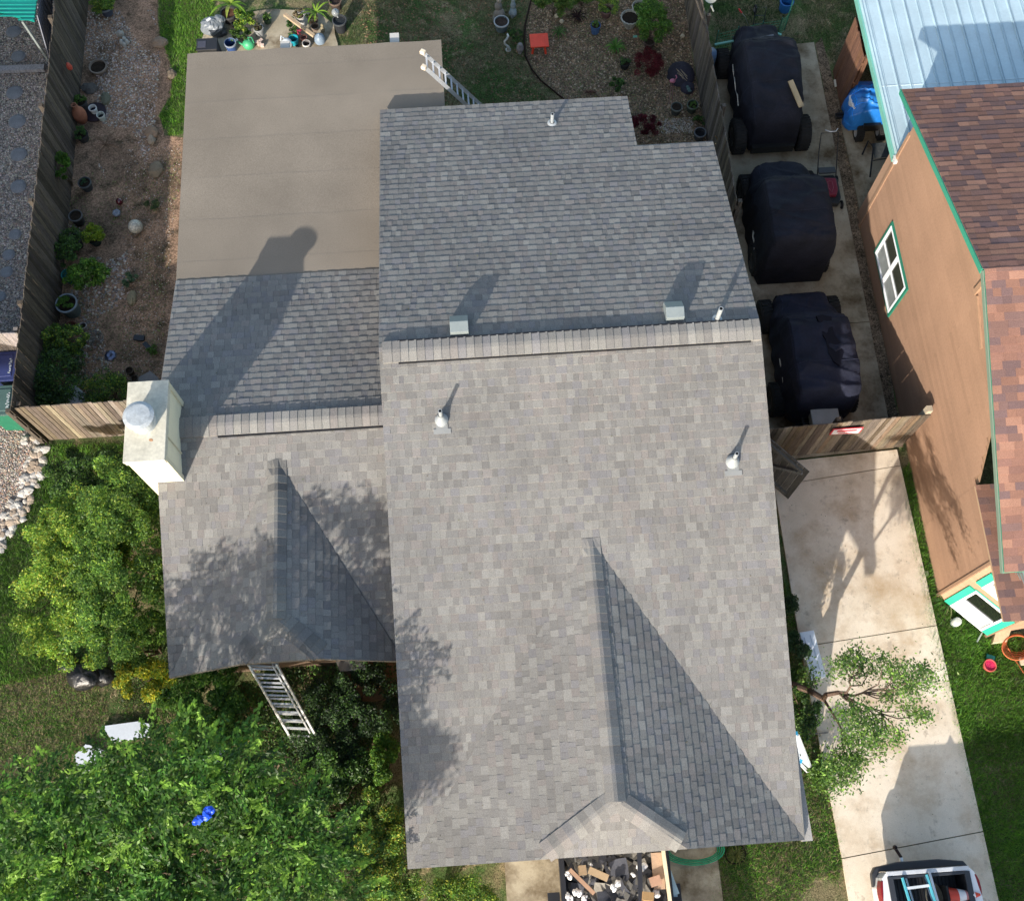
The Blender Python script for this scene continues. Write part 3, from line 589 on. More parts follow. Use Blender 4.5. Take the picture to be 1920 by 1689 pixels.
# ================================================================ FENCES
def fence(p, q, h, label, name='fence', bw=.14, col=(.12, .09, .065), jit=.3, parts=True, lean=0., hj=.025, side=1, gap=.006, z0=.02, posts=2.4, cat='fence', back=False, sag=0., cols=None):
    L = math.dist(p, q); d = ((q[0]-p[0])/L, (q[1]-p[1])/L); n = (-d[1]*side, d[0]*side); R = random.Random(int(abs(p[0]*77+p[1]*13)))
    root = empty(name, hw((p[0]+q[0])/2, (p[1]+q[1])/2, 0), label=label, cat=cat); rz = atan2(d[1], d[0])+YAW
    b = B(); t = 0; k = 0
    while t < L-.02:
        w_ = min(bw*R.uniform(.93, 1.05), L-t); hh = h+R.uniform(-hj, hj)+sag*sin(pi*t/L*2.3+1); g = R.uniform(1-jit, 1+jit); c = R.choice(cols) if cols else col; c = (c[0]*g, c[1]*g, c[2]*g*R.uniform(.9, 1.1))
        m = (p[0]+d[0]*(t+w_/2)+n[0]*R.uniform(-.004, .004), p[1]+d[1]*(t+w_/2)+n[1]*R.uniform(-.004, .004))
        b.box(hw(m[0], m[1], (hh+z0)/2), (w_-gap, .018, hh-z0), rz+R.uniform(-.01, .01), col=c, rx=R.uniform(-.006, .006)+lean, ry=R.uniform(-.006, .006)); t += w_; k += 1
    b.build('boards', WOOD, root)
    b = B((col[0]*.9, col[1]*.9, col[2]*.9))
    for z in (.3, h*.52, h-.25):
        a = (p[0]+n[0]*.03, p[1]+n[1]*.03); c = (q[0]+n[0]*.03, q[1]+n[1]*.03); b.beam(hw(*a, z), hw(*c, z), .04, .085)
    b.build('rail', WOOD, root)
    m = max(1, round(L/posts))
    for i in range(m+1):
        t = min(max(L*i/m, .06), L-.06); c = (p[0]+d[0]*t+n[0]*.1, p[1]+d[1]*t+n[1]*.1)
        B((col[0]*.85, col[1]*.85, col[2]*.85)).box(hw(c[0], c[1], (h-.05)/2), (.09, .09, h-.05), rz).build('post', WOOD, root)
    return root
fence((-9.43, 24), (-9.43, 8.92), 1.82, 'long dark weathered board fence between the left gravel path and the side yard', col=(.095, .078, .062), jit=.5, side=-1, sag=.03, bw=.115, gap=.012)
fence((-9.4, 9.02), (-6.12, 9.02), 1.8, 'short sunlit board fence running from the corner post to the white chimney', cols=[(.19, .155, .12), (.23, .195, .15), (.12, .095, .075), (.17, .135, .10), (.21, .18, .145)], jit=.3, side=1, bw=.105, gap=.010)
fence((-14.5, 10.72), (-9.5, 10.72), 1.8, 'grey board fence crossing the gravel behind the two wheeled bins', col=(.24, .21, .19), side=1)
fence((5.80, 26), (5.80, 12.95), 1.62, 'tall grey board fence between the back garden and the covered vehicles', col=(.12, .10, .08), jit=.5, bw=.12, gap=.01, side=1, sag=.02)
gt = fence((5.25, 7.52), (8.92, 7.62), 1.8, 'brown plank double gate across the driveway with a red and white sign', name='driveway_gate', cols=[(.11, .082, .06), (.165, .115, .072), (.08, .065, .053), (.18, .145, .105), (.135, .11, .085)], jit=.3, side=1, cat='gate', hj=.012, bw=.1, gap=.008)
b = B((.42, .36, .27)); b.box(hw(8.86, 7.7, .97), (.11, .12, 1.94), YAW); b.build('gate_post', LUMBER, gt)
b = B((.62, .05, .07)); b.box(hw(7.28, 7.505, 1.48), (.62, .012, .3), YAW); sg = b.build('sign', PAINT, gt)
b = B((.8, .76, .76)); b.box(hw(7.28, 7.496, 1.48), (.56, .006, .24), YAW)
R = random.Random(2); s1 = b.build('sign_face', PAINT, sg)
b = B((.62, .05, .07)); b.box(hw(7.28, 7.4915, 1.53), (.4, .004, .09), YAW); b.box(hw(7.28, 7.4915, 1.41), (.3, .004, .04), YAW); b.build('sign_lettering', PAINT, sg)
# open gate leaf near the house
og = empty('gate_leaf', hw(5.9, 7.0, 0), label='old grey gate leaf with diagonal brace standing open beside the roof edge', cat='gate')
p, q = Vector(hw(5.55, 7.42, 0)), Vector(hw(6.22, 6.66, 0)); L = (q-p).length; d = (q-p)/L; n = Vector((d.y, -d.x, 0)); b = B(); R = random.Random(9); t = 0
while t < L:
    w_ = .14; g = R.uniform(.75, 1.2); c = p+d*(t+.07); b.box((c.x, c.y, .95), (w_-.006, .018, 1.7), atan2(d.y, d.x), col=(.13*g, .12*g, .11*g)); t += w_
b.build('boards', WOOD, og)
b = B((.15, .14, .125)); o_ = n*.035
b.beam(p+o_+Vector((0, 0, 1.65)), q+o_+Vector((0, 0, 1.65)), .05, .1); b.beam(p+o_+Vector((0, 0, .3)), q+o_+Vector((0, 0, .3)), .05, .1); b.build('rail', WOOD, og)
B((.2, .19, .18)).beam(p+o_+Vector((0, 0, .35)), q+o_+Vector((0, 0, 1.6)), .045, .08).build('brace', WOOD, og)
# brown board screens beside the patio cover
fence((9.2, 17.6), (9.2, 16.45), 1.85, 'red brown board screen at the corner of the metal patio cover', name='fence_screen', col=(.15, .075, .045), jit=.12, side=1, cat='fence', posts=1.1)
fence((9.3, 17.75), (12.5, 17.75), 1.85, 'brown board screen closing the far end under the metal patio cover', name='fence_screen', col=(.10, .05, .03), jit=.12, side=-1, cat='fence')
# ================================================================ COVERED VEHICLES
def wheel(parent, c, r, wd, tread=True, rimc=(.05, .05, .05), rz=YAW, n=28):
    b = B((.018, .018, .018)); h = wd/2
    b.lathe([(r*.55, -h), (r*.86, -h), (r, -h*.7), (r, h*.7), (r*.86, h), (r*.55, h)], (0, 0, 0), n, ax='x', wob=.03 if tread else 0)
    if tread:
        for k in range(n):
            t = 2*pi*k/n
            for s_ in (-1, 1): b.box((s_*h*.45, (r*1.02)*cos(t+.08*s_), (r*1.02)*sin(t+.08*s_)), (h*.8, .03, .03), rx=t)
    b.v = [(c[0]+x*cos(rz)-y*sin(rz), c[1]+x*sin(rz)+y*cos(rz), c[2]+z) for x, y, z in b.v]
    o = b.build('wheel', RUBBER, parent)
    b = B(rimc); b.lathe([(0, -h*.5), (r*.3, -h*.55), (r*.5, -h*.8), (r*.56, -h*.9)], (0, 0, 0), 16, ax='x'); b.lathe([(r*.56, h*.9), (r*.5, h*.8), (r*.3, h*.55), (0, h*.5)], (0, 0, 0), 16, ax='x')
    b.v = [(c[0]+x*cos(rz)-y*sin(rz), c[1]+x*sin(rz)+y*cos(rz), c[2]+z) for x, y, z in b.v]
    b.build('rim', PMETAL, o); return o
def cover(root, xc, st, seed, wr=.03, col=(.0125, .0135, .021), zb=.3, name='cover'):
    """st: stations (y, xoff, half_bottom, half_top, z_shoulder, z_top) south to north"""
    R = np.random.default_rng(seed); st = np.array(st, float); ny = 110; yy = np.linspace(st[0, 0], st[-1, 0], ny)
    C = [np.interp(yy, st[:, 0], st[:, i]) for i in range(6)]
    k = np.array([1, 2, 3, 2, 1.])/9
    for i in range(1, 6): C[i] = np.convolve(np.pad(C[i], 2, mode='edge'), k, 'valid')
    sec = []
    for j in range(ny):
        y, xo, hb, ht, zs, ztp = [c[j] for c in C]; zs = min(zs, ztp-.04)
        P = [(-hb, zb-.0), (-hb-.01, zb+.2), (-hb, (zb+zs)/2), (-hb+.02, zs-.05), (-(hb*.8+ht*.2), zs), (-(hb*.35+ht*.65), (zs+ztp)/2), (-ht, ztp-.06), (-ht*.8, ztp-.005), (-ht*.4, ztp+.012), (0, ztp+.018)]
        P = P+[(-x, z) for x, z in P[-2::-1]]; sec.append([(xc+xo+x, y, z) for x, z in P])
    V = np.array(sec); m = V.shape[1]
    # resample across for wrinkles
    t0 = np.linspace(0, 1, m); t1 = np.linspace(0, 1, 97); V = np.stack([[np.interp(t1, t0, V[j, :, a]) for a in range(3)] for j in range(ny)]).transpose(0, 2, 1)
    X, Y, Z = V[..., 0], V[..., 1], V[..., 2]
    wv = (np.sin(X*7+Y*4.3+seed)+np.sin(Y*11-X*5+seed*2)+np.sin(Z*9+Y*13+seed)*.8+np.sin(Y*23+X*9)*.5)*wr*.45
    rg = 1-np.abs(np.sin(X*3.1+Y*5.3+np.sin(Y*4+seed)*1.3)); wv = wv+rg**5*.035*(wr/.03); rg2 = 1-np.abs(np.sin(Y*3.7-X*4.1+seed+np.sin(X*5)*.8)); wv = wv+rg2**7*.03*(wr/.03)
    V[..., 2] += wv*(Z > zb+.1); V[..., 0] += np.sin(Y*14+Z*3+seed)*wr*.6*(Z < 1.2)*np.sign(X-xc)
    n = V.shape[1]; b = B(col); vs = [hw(*p) for p in V.reshape(-1, 3)]
    fs = [(j*n+i, j*n+i+1, (j+1)*n+i+1, (j+1)*n+i) for j in range(ny-1) for i in range(n-1)]
    b.add(vs, fs+[tuple(range(n))[::-1], tuple((ny-1)*n+i for i in range(n))])
    o = b.build(name, FABRIC, root, smooth=True)
    b = B(tuple(q*1.9 for q in col))
    for ci in (30, 66): b.tube([hw(V[j, ci, 0], V[j, ci, 1], V[j, ci, 2]+.004) for j in range(4, ny-4, 2)], .006, 4)
    for ji in (int(ny*.28), int(ny*.62)): b.tube([hw(V[ji, ci, 0], V[ji, ci, 1], V[ji, ci, 2]+.004) for ci in range(14, n-14, 2)], .006, 4)
    b.build('seam', FABRIC, o)
    md = o.modifiers.new('s', 'SOLIDIFY'); md.thickness = .006; md.offset = -1
    return o
def strap(root, pts, r=.012, col=(.5, .48, .42)):
    b = B(col); b.tube([hw(*p) for p in pts], r, 5); return b.build('strap', FABRIC, root)
def underbody(root, xc, y0, y1, wd=.5):
    b = B((.02, .02, .02)); b.box(hw(xc, (y0+y1)/2, .42), (wd*2, y1-y0, .22), YAW); b.beam(hw(xc-.75, y0+.45, .33), hw(xc+.75, y0+.45, .33), .08, .08); b.beam(hw(xc-.75, y1-.45, .33), hw(xc+.75, y1-.45, .33), .08, .08)
    b.build('chassis', PMETAL, root)
v1 = empty('covered_buggy', hw(7.2, 16.9, 0), label='off road buggy under a black cover, furthest up the slab with a plank on it', cat='vehicle')
cover(v1, 7.18, [(15.2, .03, .52, .45, .60, .72), (15.28, .03, .56, .5, 1.0, 1.1), (15.45, .0, .62, .52, 1.1, 1.34), (15.9, 0, .72, .56, 1.2, 1.62), (16.5, 0, .74, .6, 1.3, 1.78), (17.1, -.02, .72, .6, 1.25, 1.80), (17.35, -.02, .70, .55, 1.1, 1.6), (17.7, -.02, .64, .45, .98, 1.22), (18.2, 0, .52, .4, .9, 1.08), (18.42, 0, .4, .3, .6, .7)], 1)
underbody(v1, 7.2, 15.1, 18.4)
for x, y, r in ((6.44, 15.55, .40), (7.97, 15.55, .40), (6.38, 17.75, .34), (7.98, 17.8, .34)): wheel(v1, hw(x, y, r), r, .3)
strap(v1, [(6.45, 17.2, .95), (6.42, 17.0, 1.0), (6.44, 16.85, .93), (6.42, 16.7, .98), (6.43, 16.5, .9), (6.44, 16.3, .93), (6.43, 16.05, .88)])
b = B((.16, .165, .18)); b.prism([hw(7.02, 17.47)[:2], hw(7.35, 17.49)[:2], hw(7.36, 17.55)[:2], hw(7.2, 17.52)[:2]], 1.2, 1.50); b.build('label_patch', FABRIC, v1)
o = B((.40, .31, .19)).beam(hw(7.45, 16.0, 1.735), hw(7.66, 15.42, 1.53), .12, .035).build('plank', LUMBER, label='short bare plank lying on the black cover of the furthest buggy'); o['category'] = 'plank'
v2 = empty('covered_buggy', hw(7.1, 13.2, 0), label='off road buggy under a smooth black cover with a faded spot, middle one of three', cat='vehicle')
cover(v2, 7.12, [(11.72, 0, .70, .58, .55, .7), (11.76, 0, .74, .62, 1.35, 1.62), (11.9, 0, .78, .66, 1.4, 1.80), (12.6, 0, .80, .68, 1.35, 1.86), (13.3, 0, .80, .66, 1.2, 1.84), (13.55, 0, .80, .6, 1.0, 1.6), (13.8, .03, .78, .55, .95, 1.2), (14.3, 0, .62, .45, .85, 1.05), (14.55, -.02, .45, .3, .55, .65)], 2, zb=.08)
wheel(v2, hw(6.42, 12.2, .33), .33, .28); wheel(v2, hw(7.86, 12.2, .33), .33, .28); wheel(v2, hw(6.42, 14.1, .33), .33, .28); wheel(v2, hw(7.86, 14.1, .33), .33, .28); underbody(v2, 7.12, 11.9, 14.4)
strap(v2, [(6.33, 12.75, .75), (6.3, 12.6, .72), (6.33, 12.45, .66), (6.31, 12.25, .6), (6.36, 12.0, .5), (6.4, 11.9, .45)], .016)
v3 = empty('covered_buggy', hw(7.1, 9.7, 0), label='off road buggy under a dark navy cover with a grey cooler on its rear rack', cat='vehicle')
cover(v3, 7.08, [(8.12, 0, .5, .42, .75, .88), (8.2, 0, .62, .56, 1.2, 1.45), (8.35, 0, .68, .62, 1.35, 1.72), (8.9, 0, .74, .64, 1.4, 1.80), (9.8, 0, .74, .62, 1.3, 1.80), (10.1, 0, .72, .6, 1.1, 1.62), (10.35, 0, .72, .54, 1.0, 1.25), (10.9, -.02, .56, .44, .85, 1.08), (11.1, -.05, .42, .3, .6, .7)], 3, col=(.012, .014, .027), zb=.45)
underbody(v3, 7.08, 8.0, 11.0)
for x, y, r in ((6.30, 8.75, .36), (7.86, 8.75, .36), (6.36, 10.75, .36), (7.84, 10.75, .36)): wheel(v3, hw(x, y, r), r, .28)
strap(v3, [(6.36, 9.5, .95), (6.34, 9.3, .98), (6.38, 9.15, .9), (6.35, 9.0, .95), (6.37, 8.9, .85)])
b = B((.03, .03, .03))
for y in (7.85, 7.98, 8.11): b.beam(hw(6.65, y, .82), hw(7.5, y, .82), .02, .02)
b.beam(hw(6.66, 7.83, .8), hw(6.66, 8.2, .8), .025, .025); b.beam(hw(7.49, 7.83, .8), hw(7.49, 8.2, .8), .025, .025); b.beam(hw(6.8, 8.1, .5), hw(6.8, 7.9, .82), .025, .025); b.beam(hw(7.35, 8.1, .5), hw(7.35, 7.9, .82), .025, .025)
b.build('rear_rack', PMETAL, v3)
b = B((.003, .003, .008)); pd = [(7.0, 9.95), (7.12, 9.98), (7.3, 9.9), (7.27, 9.6), (7.3, 9.45), (7.4, 9.3), (7.38, 9.0), (7.28, 8.8), (7.18, 8.9), (7.1, 9.1), (7.08, 9.4), (7.05, 9.6)]
b.prism([hw(*p)[:2] for p in rough(pd, .08, .012)], 1.78, 1.838); b.build('water_puddle', nmat('wet_fabric', .6, spec=.2, nscale=3), v3)
co = empty('cooler', hw(7.08, 7.98, .84), label='grey hard cooler box on the rack of the nearest covered buggy', cat='cooler')
b = B((.36, .35, .32)); b.box(hw(7.04, 8.02, .96), (.54, .36, .24), YAW); b.build('body', PLAST, co, bevel=.02)
b = B((.40, .39, .36)); b.box(hw(7.04, 8.02, 1.1), (.58, .40, .06), YAW); b.build('lid', PLAST, co, bevel=.02)
# ================================================================ BLUE TARP RIDER, CHAIR, MOWER
tr = empty('ride_on_mower', hw(9.6, 16.1, 0), label='small wheeled machine under a bright blue tarp beneath the metal patio cover', cat='vehicle')
cover(tr, 9.58, [(15.62, 0, .46, .38, .45, .55), (15.70, 0, .52, .42, .7, .86), (16.0, 0, .52, .36, .75, .98), (16.35, 0, .44, .28, .75, 1.0), (16.6, 0, .34, .22, .6, .8)], 5, wr=.05, col=(.015, .16, .52), zb=.28, name='tarp')
tr.children[0].data.materials[0] = TARP
for x, y, r in ((9.42, 15.62, .22), (9.95, 15.62, .22), (9.4, 16.4, .2)): wheel(tr, hw(x, y, r), r, .17, rimc=(.5, .5, .5))
underbody(tr, 9.65, 15.55, 16.5, .2)
b = B((.72, .74, .76)); P_ = [(9.10, 16.05), (9.16, 15.82), (9.25, 15.85), (9.24, 16.1), (9.18, 16.22), (9.11, 16.2)]
b.prism([hw(*p)[:2] for p in P_], lambda x, y: .70, lambda x, y: .84); b.build('seat_patch', PLAST, tr, bevel=.004)
ch = empty('garden_chair', hw(9.75, 14.80, 0), label='black metal chair frame lying by the post of the patio cover', cat='chair')
b = B((.012, .012, .014)); b.tube([hw(9.28, 14.80, .45), hw(9.45, 15.10, .55), hw(9.56, 14.95, .5), hw(9.5, 14.40, .1)], .022, 6); b.tube([hw(9.9, 14.80, .45), hw(9.95, 15.05, .55), hw(9.98, 14.95, .5), hw(9.95, 14.45, .1)], .018, 6); b.tube([hw(9.53, 14.65, .4), hw(9.96, 14.70, .4)], .015, 6); b.build('frame', PMETAL, ch)
b = B((.05, .055, .055)); b.box(hw(9.75, 14.90, .44), (.38, .4, .015), YAW); b.build('seat', FABRIC, ch)
mw = empty('lawn_mower', hw(8.42, 14.2, 0), label='red and black push lawn mower parked beside the middle covered buggy', cat='lawn mower')
mx, my = 8.42, 14.05
b = B((.025, .025, .028)); b.prism([hw(mx+x, my+y)[:2] for x, y in ((-.2, -.38), (.16, -.42), (.24, -.25), (.25, .25), (.16, .38), (-.18, .38), (-.25, .2), (-.25, -.2))], .10, .25); b.build('deck', PLAST, mw, bevel=.02)
b = B((.20, .015, .035)); b.prism([hw(mx+x, my+y)[:2] for x, y in ((-.13, -.22), (.1, -.26), (.17, -.1), (.17, .22), (-.15, .25), (-.18, 0))], .25, .36); b.build('engine_cover', PLAST, mw, bevel=.03)
b = B((.30, .10, .12)); b.tube([hw(mx-.05, my+.12, .37), hw(mx-.06, my-.05, .37), hw(mx, my-.18, .37), hw(mx+.06, my-.05, .37), hw(mx+.05, my+.12, .37)], .008, 6, closed=True); b.build('recoil_ring', PLAST, mw)
for x, y in ((-.25, -.33), (.27, -.36), (-.27, .33), (.27, .33)): wheel(mw, hw(mx+x, my+y, .1), .1, .05, tread=False, rimc=(.3, .3, .3))
b = B((.02, .02, .022)); A = [hw(mx-.22, my+.35, .25), hw(mx-.22, my+.75, .62), hw(mx-.2, my+1.05, .95), hw(mx+.2, my+1.05, .95), hw(mx+.22, my+.75, .62), hw(mx+.22, my+.35, .25)]
b.tube(A, .014, 8); b.build('handle', PMETAL, mw)
b = B((.5, .5, .5)); b.tube([hw(mx-.1, my+1.12, .97), hw(mx, my+1.05, .98), hw(mx+.14, my+1.06, .98), hw(mx+.2, my+1.14, .97)], .013, 6); b.build('control_bar', PLAST, mw)
b = B((.06, .065, .07)); b.box(hw(mx, my+.45, .33), (.4, .16, .05), YAW); b.build('rear_flap', PLAST, mw, bevel=.01)
# ================================================================ TRUCK
tk = empty('pickup_truck', hw(7.38, -3.4, 0), label='white pickup truck backed onto the driveway with an open bed full of gear', cat='pickup truck')
TX, TY = 7.40, -.74
def T(x, y, z): return hw(TX+x*.95, TY+y, z)
def tbox(b, c, s, col=None): b.box(T(*c), s, YAW, col=col)
b = B((.80, .80, .80))
# body sides with rounded rear corners, as prism shells
def side(sgn):
    o_ = [(.93, -5.2), (.94, -.6), (.93, -.3), (.88, -.12), (.80, -.04), (.72, -.03)]; i_ = [(.70, -.10), (.70, -.2), (.70, -2.0), (.70, -5.2)]
    return [hw(TX+sgn*x*.95, TY+y)[:2] for x, y in o_+i_]
for s_ in (-1, 1): b.prism(side(s_), .45, .98)
body = b.build('body', CARP, tk, bevel=.012)
b = B((.80, .80, .80)); tbox(b, (0, -.055, .74), (1.42, .05, .46)); b.build('tailgate', CARP, tk, bevel=.012)
b = B((.55, .56, .58)); tbox(b, (0, -.05, .985), (1.5, .075, .03)); b.build('tailgate_cap', PLAST, tk, bevel=.008)
b = B((.035, .038, .045))
for s_ in (-1, 1): tbox(b, (s_*.73, -1.0, .995), (.1, 1.8, .03))
tbox(b, (0, -.12, .99), (1.4, .05, .03)); b.build('bed_rail', PLAST, tk, bevel=.006)
b = B((.015, .016, .018)); tbox(b, (0, -1.0, .52), (1.38, 1.85, .02))
for k in range(19): tbox(b, (-.65+k*.072, -1.0, .54), (.035, 1.8, .02))
for s_ in (-1, 1): tbox(b, (s_*.685, -1.0, .74), (.02, 1.8, .44))
for k in range(30): tbox(b, (-.6+.042*k, -.14, .74), (.02, .02, .4))
b.build('bed_liner', PLAST, tk)
b = B((.03, .033, .04)); P_ = [(-.95, -.28), (-.94, -.05), (-.86, .06), (-.4, .12), (.4, .12), (.86, .06), (.94, -.05), (.95, -.28), (.85, -.2), (.8, -.02), (-.8, -.02), (-.85, -.2)]
b.prism([hw(TX+x*.95, TY+y)[:2] for x, y in P_], .48, .64); b.build('bumper', PLAST, tk, bevel=.02)
for s_ in (-1, 1):
    b = B((.22, .008, .012)); P_ = [(.94, -.30), (.948, -.42), (.935, -.56), (.905, -.42), (.885, -.28), (.87, -.19), (.90, -.19)]
    b.prism([hw(TX+s_*x*.95, TY+y+.03)[:2] for x, y in P_], .76, .988); b.build('tail_light', PLAST, tk, bevel=.008)
b = B((.03, .02, .02)); b.tube([T(-.28, .12, .5), T(-.28, .2, .5), T(-.32, .28, .5), T(-.36, .36, .5)], .03, 8); b.lathe([(.0, .0), (.03, .0), (.045, .03), (.03, .08), (0, .09)], T(-.37, .37, .5), 12); b.build('tow_hitch', METAL, tk)
b = B((.6, .6, .6)); b.tube([T(-.28, .12, .5), T(-.285, .19, .5)], .037, 8); b.build('hitch_collar', METAL, tk)
# cab beyond the frame
b = B((.80, .80, .80)); cabp = [(-.8, -2.05), (.8, -2.05), (.8, -3.9), (-.8, -3.9)]
b.add([T(-.9, -2.05, .98), T(.9, -2.05, .98), T(.9, -4.2, .98), T(-.9, -4.2, .98), T(-.75, -2.2, 2.02), T(.75, -2.2, 2.02), T(.75, -3.5, 2.02), T(-.75, -3.5, 2.02)], [(4, 5, 6, 7), (0, 3, 2, 1), (0, 1, 5, 4), (1, 2, 6, 5), (2, 3, 7, 6), (3, 0, 4, 7)]); tbox(b, (0, -3.5, .75), (1.84, 3.3, .5)); b.build('cab', CARP, tk, bevel=.05)
b = B((.02, .02, .02)); b.box(T(0, -2.13, 1.42), (1.3, .03, .55), YAW); b.build('rear_window', GLASS, tk)
for x, y in ((-.8, -1.15), (.8, -1.15), (-.8, -4.2), (.8, -4.2)): wheel(tk, T(x, y, .38), .38, .25, rimc=(.4, .4, .4))
# gear in the bed
def ladder(root, p0, p1, wv, n, rail=.05, rung=.03, col=(.5, .52, .54), w0=.4, w1=.4, mat=PMETAL, rc=None, up=(0, 0, 1)):
    p0, p1, wv = Vector(p0), Vector(p1), Vector(wv).normalized()
    for s_ in (-1, 1):
        B(col).beam(p0+wv*s_*w0/2, p1+wv*s_*w1/2, rail*.5, rail, up=up).build('rail', mat, root)
    for i in range(n):
        t = (i+.5)/n; c = p0.lerp(p1, t); w_ = w0+(w1-w0)*t
        B(rc or col).beam(c-wv*w_/2, c+wv*w_/2, rung, rung, up=up).build('rung', mat, root)
l1 = empty('step_ladder', T(-.3, -.9, .9), label='light blue fibreglass ladder lying in the truck bed', cat='ladder')
ladder(l1, T(-.28, -.12, 1.02), T(-.12, -1.9, 1.25), hw(1, .05), 5, rail=.06, rung=.045, col=(.10, .46, .56), w0=.44, w1=.44, mat=PLAST, rc=(.62, .66, .68))
ladder(l1, T(-.22, -.14, .90), T(-.05, -1.9, 1.1), hw(1, .05), 5, rail=.04, rung=.02, col=(.10, .16, .24), w0=.34, w1=.34, mat=PLAST)
b = B((.62, .66, .70)); b.beam(T(.0, -.06, 1.05), T(.12, -1.9, 1.28), .035, .05); b.build('brace', METAL, l1)
cn = empty('traffic_cone', T(.5, -.5, .56), label='orange traffic cone with white bands tipped over in the truck bed', cat='traffic cone')
b = B((.03, .03, .03)); b.box(T(.34, -.5, .72), (.04, .36, .36), YAW); b.build('base', RUBBER, cn)
def cone_seg(r0, r1, x0, x1, col, nm):
    b = B(col); b.lathe([(r0, x0), (r1, x1)], (0, 0, 0), 24, ax='x'); c = T(.36, -.5, .76); b.v = [(c[0]+x*CS-y*SN, c[1]+x*SN+y*CS, c[2]+z+x*.5) for x, y, z in b.v]; return b.build(nm, PLAST, cn)
cone_seg(.16, .12, 0, .16, (.62, .06, .03), 'cone_body'); cone_seg(.122, .09, .155, .27, (.75, .72, .72), 'white_band'); cone_seg(.092, .075, .268, .32, (.5, .2, .2), 'cone_body'); cone_seg(.077, .05, .318, .42, (.75, .72, .72), 'white_band'); cone_seg(.052, .02, .418, .5, (.62, .06, .03), 'cone_body')
b = B((.10, .095, .075))
for i in range(4): b.tube([T(.14+(.12+.01*i)*cos(t), -.50+(.2+.012*i)*sin(t), .62+.03*i) for t in np.linspace(0, 2*pi, 26)[:-1]], .012, 6, closed=True)
o = b.build('rope_coil', RUBBER, origin=T(.12, -.8, .6), label='coil of dull rope lying in the truck bed beside the cone'); o['category'] = 'rope'
# ================================================================ DUMP TRAILER
dt = empty('dump_trailer', hw(1.75, -2.2, 0), label='black dump trailer piled with torn off roofing in front of the garage', cat='trailer')
b = B((.03, .03, .033)); X0, X1, Y0, Y1 = .86, 2.72, -4.6, .12
for x in (X0, X1): b.box(hw(x, (Y0+Y1)/2, .95), (.05, Y1-Y0, .75), YAW); b.box(hw(x, (Y0+Y1)/2, 1.33), (.09, Y1-Y0, .06), YAW)
b.box(hw((X0+X1)/2, Y1, .95), (X1-X0, .05, .75), YAW); b.box(hw((X0+X1)/2, Y0, .95), (X1-X0, .05, .75), YAW); b.box(hw((X0+X1)/2, (Y0+Y1)/2, .6), (X1-X0, Y1-Y0, .06), YAW)
b.build('body', PMETAL, dt)
for x in (X0-.16, X1+.16): B((.03, .03, .033)).box(hw(x, -2.2, .72), (.22, 3.0, .05), YAW).build('fender', PMETAL, dt)
for x in (X0-.15, X1+.15):
    for y in (-1.8, -2.7): wheel(dt, hw(x, y, .36), .36, .22, rimc=(.4, .4, .4))
R = random.Random(31); np_ = 0
b = B((.045, .045, .048)); b.prism([(X0+.04, Y0+.05), (X1-.04, Y0+.05), (X1-.04, Y1-.05), (X0+.04, Y1-.05)], .63, 1.05); b.house(); b.build('load', SOIL, dt)
protos = []
for i in range(5):
    b = B(); g = [(.06, .06, .066), (.13, .125, .115), (.17, .16, .145), (.08, .082, .095), (.22, .205, .18)][i]
    a, c = R.uniform(.16, .3), R.uniform(.12, .2); P_ = [(-a, -c), (0, -c*1.1), (a, -c*.8), (a*.9, 0), (a*1.05, c), (-.02, c*.8), (-a*.9, c*.95), (-a*1.05, .02)]
    b.prism(P_, lambda x, y: .04*sin(x*9+i)-.004, lambda x, y: .04*sin(x*9+i)+.004, col=g); o = b.build('shingle_scrap', SHINGLE, local=True)
    tag(o, 'torn %s roofing scrap on the heap in the dump trailer' % ['charcoal black', 'brownish grey', 'tan grey', 'dark blue grey', 'pale weathered grey'][i], 'scrap', 'torn roofing scraps in the dump trailer'); protos.append(o)
for i in range(230):
    o = protos[i] if i < 5 else protos[i % 5].copy()
    if i >= 5: sc.collection.objects.link(o)
    y = R.uniform(-1.35, .0) if i % 4 else R.uniform(-3.8, -1.35); x = R.uniform(X0+.15, X1-.35)
    o.location = hw(x, y, 1.06+R.uniform(0, .26)*(1-abs(x-1.8)/1.6)); o.rotation_euler = (R.uniform(-.35, .35), R.uniform(-.35, .35), R.uniform(0, 6.28)); o.scale = [R.uniform(.28, .95)]*3
def lump(name, label, cat, px, py, z, r, col, mat, rz=0., kind='blob', group=None):
    x, y, _ = W(px, py, z); b = B(col)
    if kind == 'blob':
        for k in range(4): b.blob((x+rng.uniform(-r, r)*.7, y+rng.uniform(-r, r)*.7, z+rng.uniform(-.03, .03)), (r*rng.uniform(.4, .8), r*rng.uniform(.4, .8), r*.45), jit=.28, seg=9, rings=6)
    else:
        b.box((x, y, z), (r[0], r[1], r[2]), rz, rx=rng.uniform(-.12, .12), ry=rng.uniform(-.12, .12))
    o = b.build(name, mat, origin=(x, y, z-.05), bevel=0); tag(o, label, cat, group); return o
WS_ = [(1066, 1640, .06), (1083, 1670, .09), (1067, 1683, .07), (1152, 1660, .095), (1205, 1630, .09), (1233, 1672, .08), (1110, 1620, .03), (1096, 1684, .05), (1187, 1638, .04)]
for i, (x, y, r) in enumerate(WS_): lump('plastic_wrap', 'crumpled white wrapping in the trailer, '+['at the upper left of the heap', 'large piece at the left', 'at the far left bottom', 'in the middle of the heap', 'between the black strip and the cardboard', 'at the lower right by the brown box', 'small bit beside the cardboard box', 'small bit at the left bottom edge', 'small bit left of the black strip'][i], 'rubbish', x, y, 1.38, r, (.75, .74, .74), TARP, group='crumpled white wrapping in the dump trailer')
